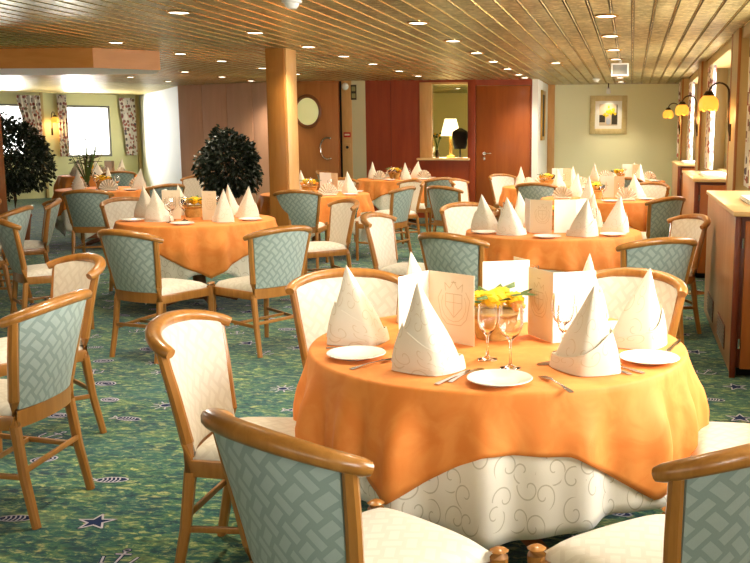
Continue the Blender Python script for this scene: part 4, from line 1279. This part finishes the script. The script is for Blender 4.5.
cut(SPOON, 'silver spoon', (-0.525, 2.735), (-0.45, 2.93), 'beside the knife, left of the front plate on the nearest table')
cut(FORK, 'silver fork', (-0.15, 2.68), (-0.26, 2.865), 'right of the front plate on the nearest orange table')
cut(SPOON, 'silver dessert spoon', (-0.13, 3.12), (-0.285, 3.0), 'lying behind the front plate, beside the glasses')
cut(KNIFE, 'silver knife', (-1.035, 3.12), (-0.84, 3.145), 'behind the left plate on the nearest orange table')
cut(FORK, 'silver fork', (-0.865, 2.84), (-0.755, 3.01), 'in front of the left plate, beside the front left napkin')
cut(KNIFE, 'silver knife', (0.055, 2.945), (-0.085, 3.09), 'left of the right plate on the nearest orange table')
cut(FORK, 'silver fork', (0.015, 2.925), (-0.125, 3.065), 'beside the knife, left of the right plate')
cut(FORK, 'silver fork', (-0.075, 3.285), (-0.17, 3.135), 'between the two right-hand napkins on the nearest table')
cut(KNIFE, 'silver knife', (0.14, 3.26), (0.19, 3.46), 'at the right rim of the nearest table behind the plate')
for K, nm, (x, y), w in [(WINE, 'clear wine glass', (-0.455, 3.05), 'left of the two in front on the nearest table'), (WATER, 'larger clear glass', (-0.365, 2.945), 'right of the two in front on the nearest table'),
                         (WATER, 'clear glass', (-0.215, 3.19), 'in front of the right menu card on the nearest table'), (WINE, 'clear wine glass', (-0.195, 3.085), 'half hidden by the front right napkin on the nearest table'),
                         (WINE, 'clear wine glass', (-0.70, 3.56), 'behind the left menu card on the nearest table'), (WATER, 'larger clear glass', (-0.40, 3.86), 'at the back of the nearest table, behind the flower basket')]:
    K.put((x, y, ZT), 0, nm + ' ' + w, 'stemmed glasses')
BASK.put((-0.48, 3.405, ZT), 0, 'basket of yellow flowers and berries in the middle of the nearest table', 'flower baskets')
menu('large open menu card with crest at the left of the nearest table', (-0.715, 3.345), (-0.785, 3.165), (-0.53, 3.235), 0.252, crest=1)
menu('open menu card right of the flower basket on the nearest table', (-0.262, 3.335), (-0.365, 3.475), (-0.115, 3.415), 0.255, white=('paper', 'paper_white'), crest=0)
menu('white menu card behind the flower basket on the nearest table', (-0.385, 3.70), (-0.56, 3.62), (-0.46, 3.80), 0.25, crest=9)

# --- table left of the pillar
def setting(k, naps, plates, glasses, basket, menus):
    nm = NAMES[k]
    for q, ((x, y), rz, w) in enumerate(naps):
        if k in 'LHFEGIJKN' and q % 2 == (k in 'FJG'): FAN.put((x, y, ZT), R_(rz if rz < 90 else rz - 180) * 0.3, 'white pleated fan napkin at the %s of %s' % (w, nm), 'folded napkins')
        else: NAP.put((x, y, ZT), R_(rz), 'white pointed napkin at the %s of %s' % (w, nm), 'folded napkins')
    for (x, y), w in plates: PLATE.put((x, y, ZT), 0, 'white bread plate at the %s of %s' % (w, nm), 'bread plates')
    for i, ((x, y), w) in enumerate(glasses): (WATER, WINE)[i % 2].put((x, y, ZT), 0, 'clear %s glass at the %s of %s' % (('water', 'wine')[i % 2], w, nm), 'stemmed glasses')
    if basket: BASK.put((*basket, ZT), random.uniform(0, 6), 'basket of yellow flowers in the middle of ' + nm, 'flower baskets')
    for (sp, le, ri, w) in menus: menu('pale menu card standing at the %s of %s' % (w, nm), sp, le, ri, 0.25, crest=1)


setting('B', [((-3.95, 7.52), 10, 'front'), ((-4.22, 7.83), 0, 'left'), ((-3.40, 7.58), 150, 'front right'), ((-3.35, 7.98), 160, 'right'), ((-4.05, 8.17), 60, 'back left'), ((-3.62, 8.25), 100, 'back')],
        [((-3.62, 7.28), 'front'), ((-3.22, 7.73), 'right'), ((-4.18, 7.50), 'left')], [((-3.80, 7.42), 'front'), ((-3.88, 7.62), 'middle left'), ((-3.76, 7.60), 'middle front'), ((-3.66, 8.02), 'back')],
        (-3.85, 7.97), [((-3.64, 7.70), (-3.72, 7.88), (-3.5, 7.68), 'middle right'), ((-4.03, 7.74), (-4.08, 7.93), (-3.87, 7.76), 'middle left')])
setting('C', [((-1.09, 7.22), 0, 'left'), ((-0.86, 6.96), 10, 'front left'), ((-0.34, 6.95), 170, 'front right'), ((-0.11, 7.25), 190, 'right'), ((-0.86, 7.72), 40, 'back left'), ((-0.30, 7.70), 120, 'back right')],
        [((-1.07, 7.0), 'left'), ((-0.58, 6.78), 'front'), ((-0.12, 7.0), 'right')], [((-0.92, 7.22), 'left'), ((-0.28, 7.2), 'right'), ((-0.95, 7.42), 'back left'), ((-0.42, 7.48), 'middle')],
        (-0.6, 7.42), [((-0.74, 7.12), (-0.80, 7.30), (-0.57, 7.06), 'front'), ((-0.40, 7.17), (-0.56, 7.13), (-0.32, 7.32), 'middle right')])
DIRS = [(-120, 'front left'), (-60, 'front right'), (0, 'right'), (60, 'back right'), (120, 'back left'), (180, 'left')]
for k in 'LHFEGIJKN':
    cx, cy = POS[k]; off = {'J': 15, 'K': -10, 'N': 8, 'F': 10}.get(k, 0)
    rr = random.Random(k)
    naps = [((cx + 0.43 * math.cos(R_(a + off)), cy + 0.43 * math.sin(R_(a + off))), rr.uniform(0, 360), w) for a, w in DIRS]
    pls = [((cx + 0.55 * math.cos(R_(a + off + 30)), cy + 0.55 * math.sin(R_(a + off + 30))), w) for a, w in DIRS[:3]]
    gls = [((cx + 0.26 * math.cos(R_(a + off + 25)), cy + 0.26 * math.sin(R_(a + off + 25))), w) for a, w in DIRS[:2]]
    mn = [((cx + 0.16, cy + 0.16), (cx + 0.0, cy + 0.2), (cx + 0.28, cy + 0.05), 'middle')] if k in 'FJKNI' else []
    setting(k, naps, pls, gls, (cx - 0.05, cy - 0.05), mn)

# ================================================================== WINE COOLER STANDS
r = thing('wine_cooler_stand', '', 'stand')
mb = MB(); mb.lathe([(0, 0), (0.13, 0), (0.13, 0.012), (0.05, 0.025), (0.02, 0.05), (0, 0.05)], 24); mb.build('base', 'chrome', r)
mb = MB(); mb.sweep([(0, 0, 0.04), (0, 0, 0.60)], 0.013, n=12); mb.build('pole', 'chrome', r)
mb = MB(); mb.lathe([(0.0, 0.58), (0.06, 0.585), (0.075, 0.60), (0.085, 0.66), (0.10, 0.70), (0.104, 0.705), (0.098, 0.70), (0.08, 0.66), (0.07, 0.605), (0, 0.60)], 24)
bk = mb.build('bowl', 'chrome', r)
for s in (-1, 1):
    mb = MB(); mb.grid(lambda u, v: (s * 0.115 + 0.0, (0.02 + 0.004 * math.cos(2 * PI * v)) * math.cos(2 * PI * u), 0.66 + (0.02 + 0.004 * math.cos(2 * PI * v)) * math.sin(2 * PI * u)), 16, 6, 0, True, True); mb.build('ring_handle', 'chrome', bk)
ST = Kind(r)
ST.put((-2.96, 9.8, 0), 0, 'chrome wine cooler stand in the aisle between pillar and second table', 'wine cooler stands')
ST.put((0.60, 9.05, 0), 0, 'chrome wine cooler stand between the nearest and second cabinets', 'wine cooler stands')
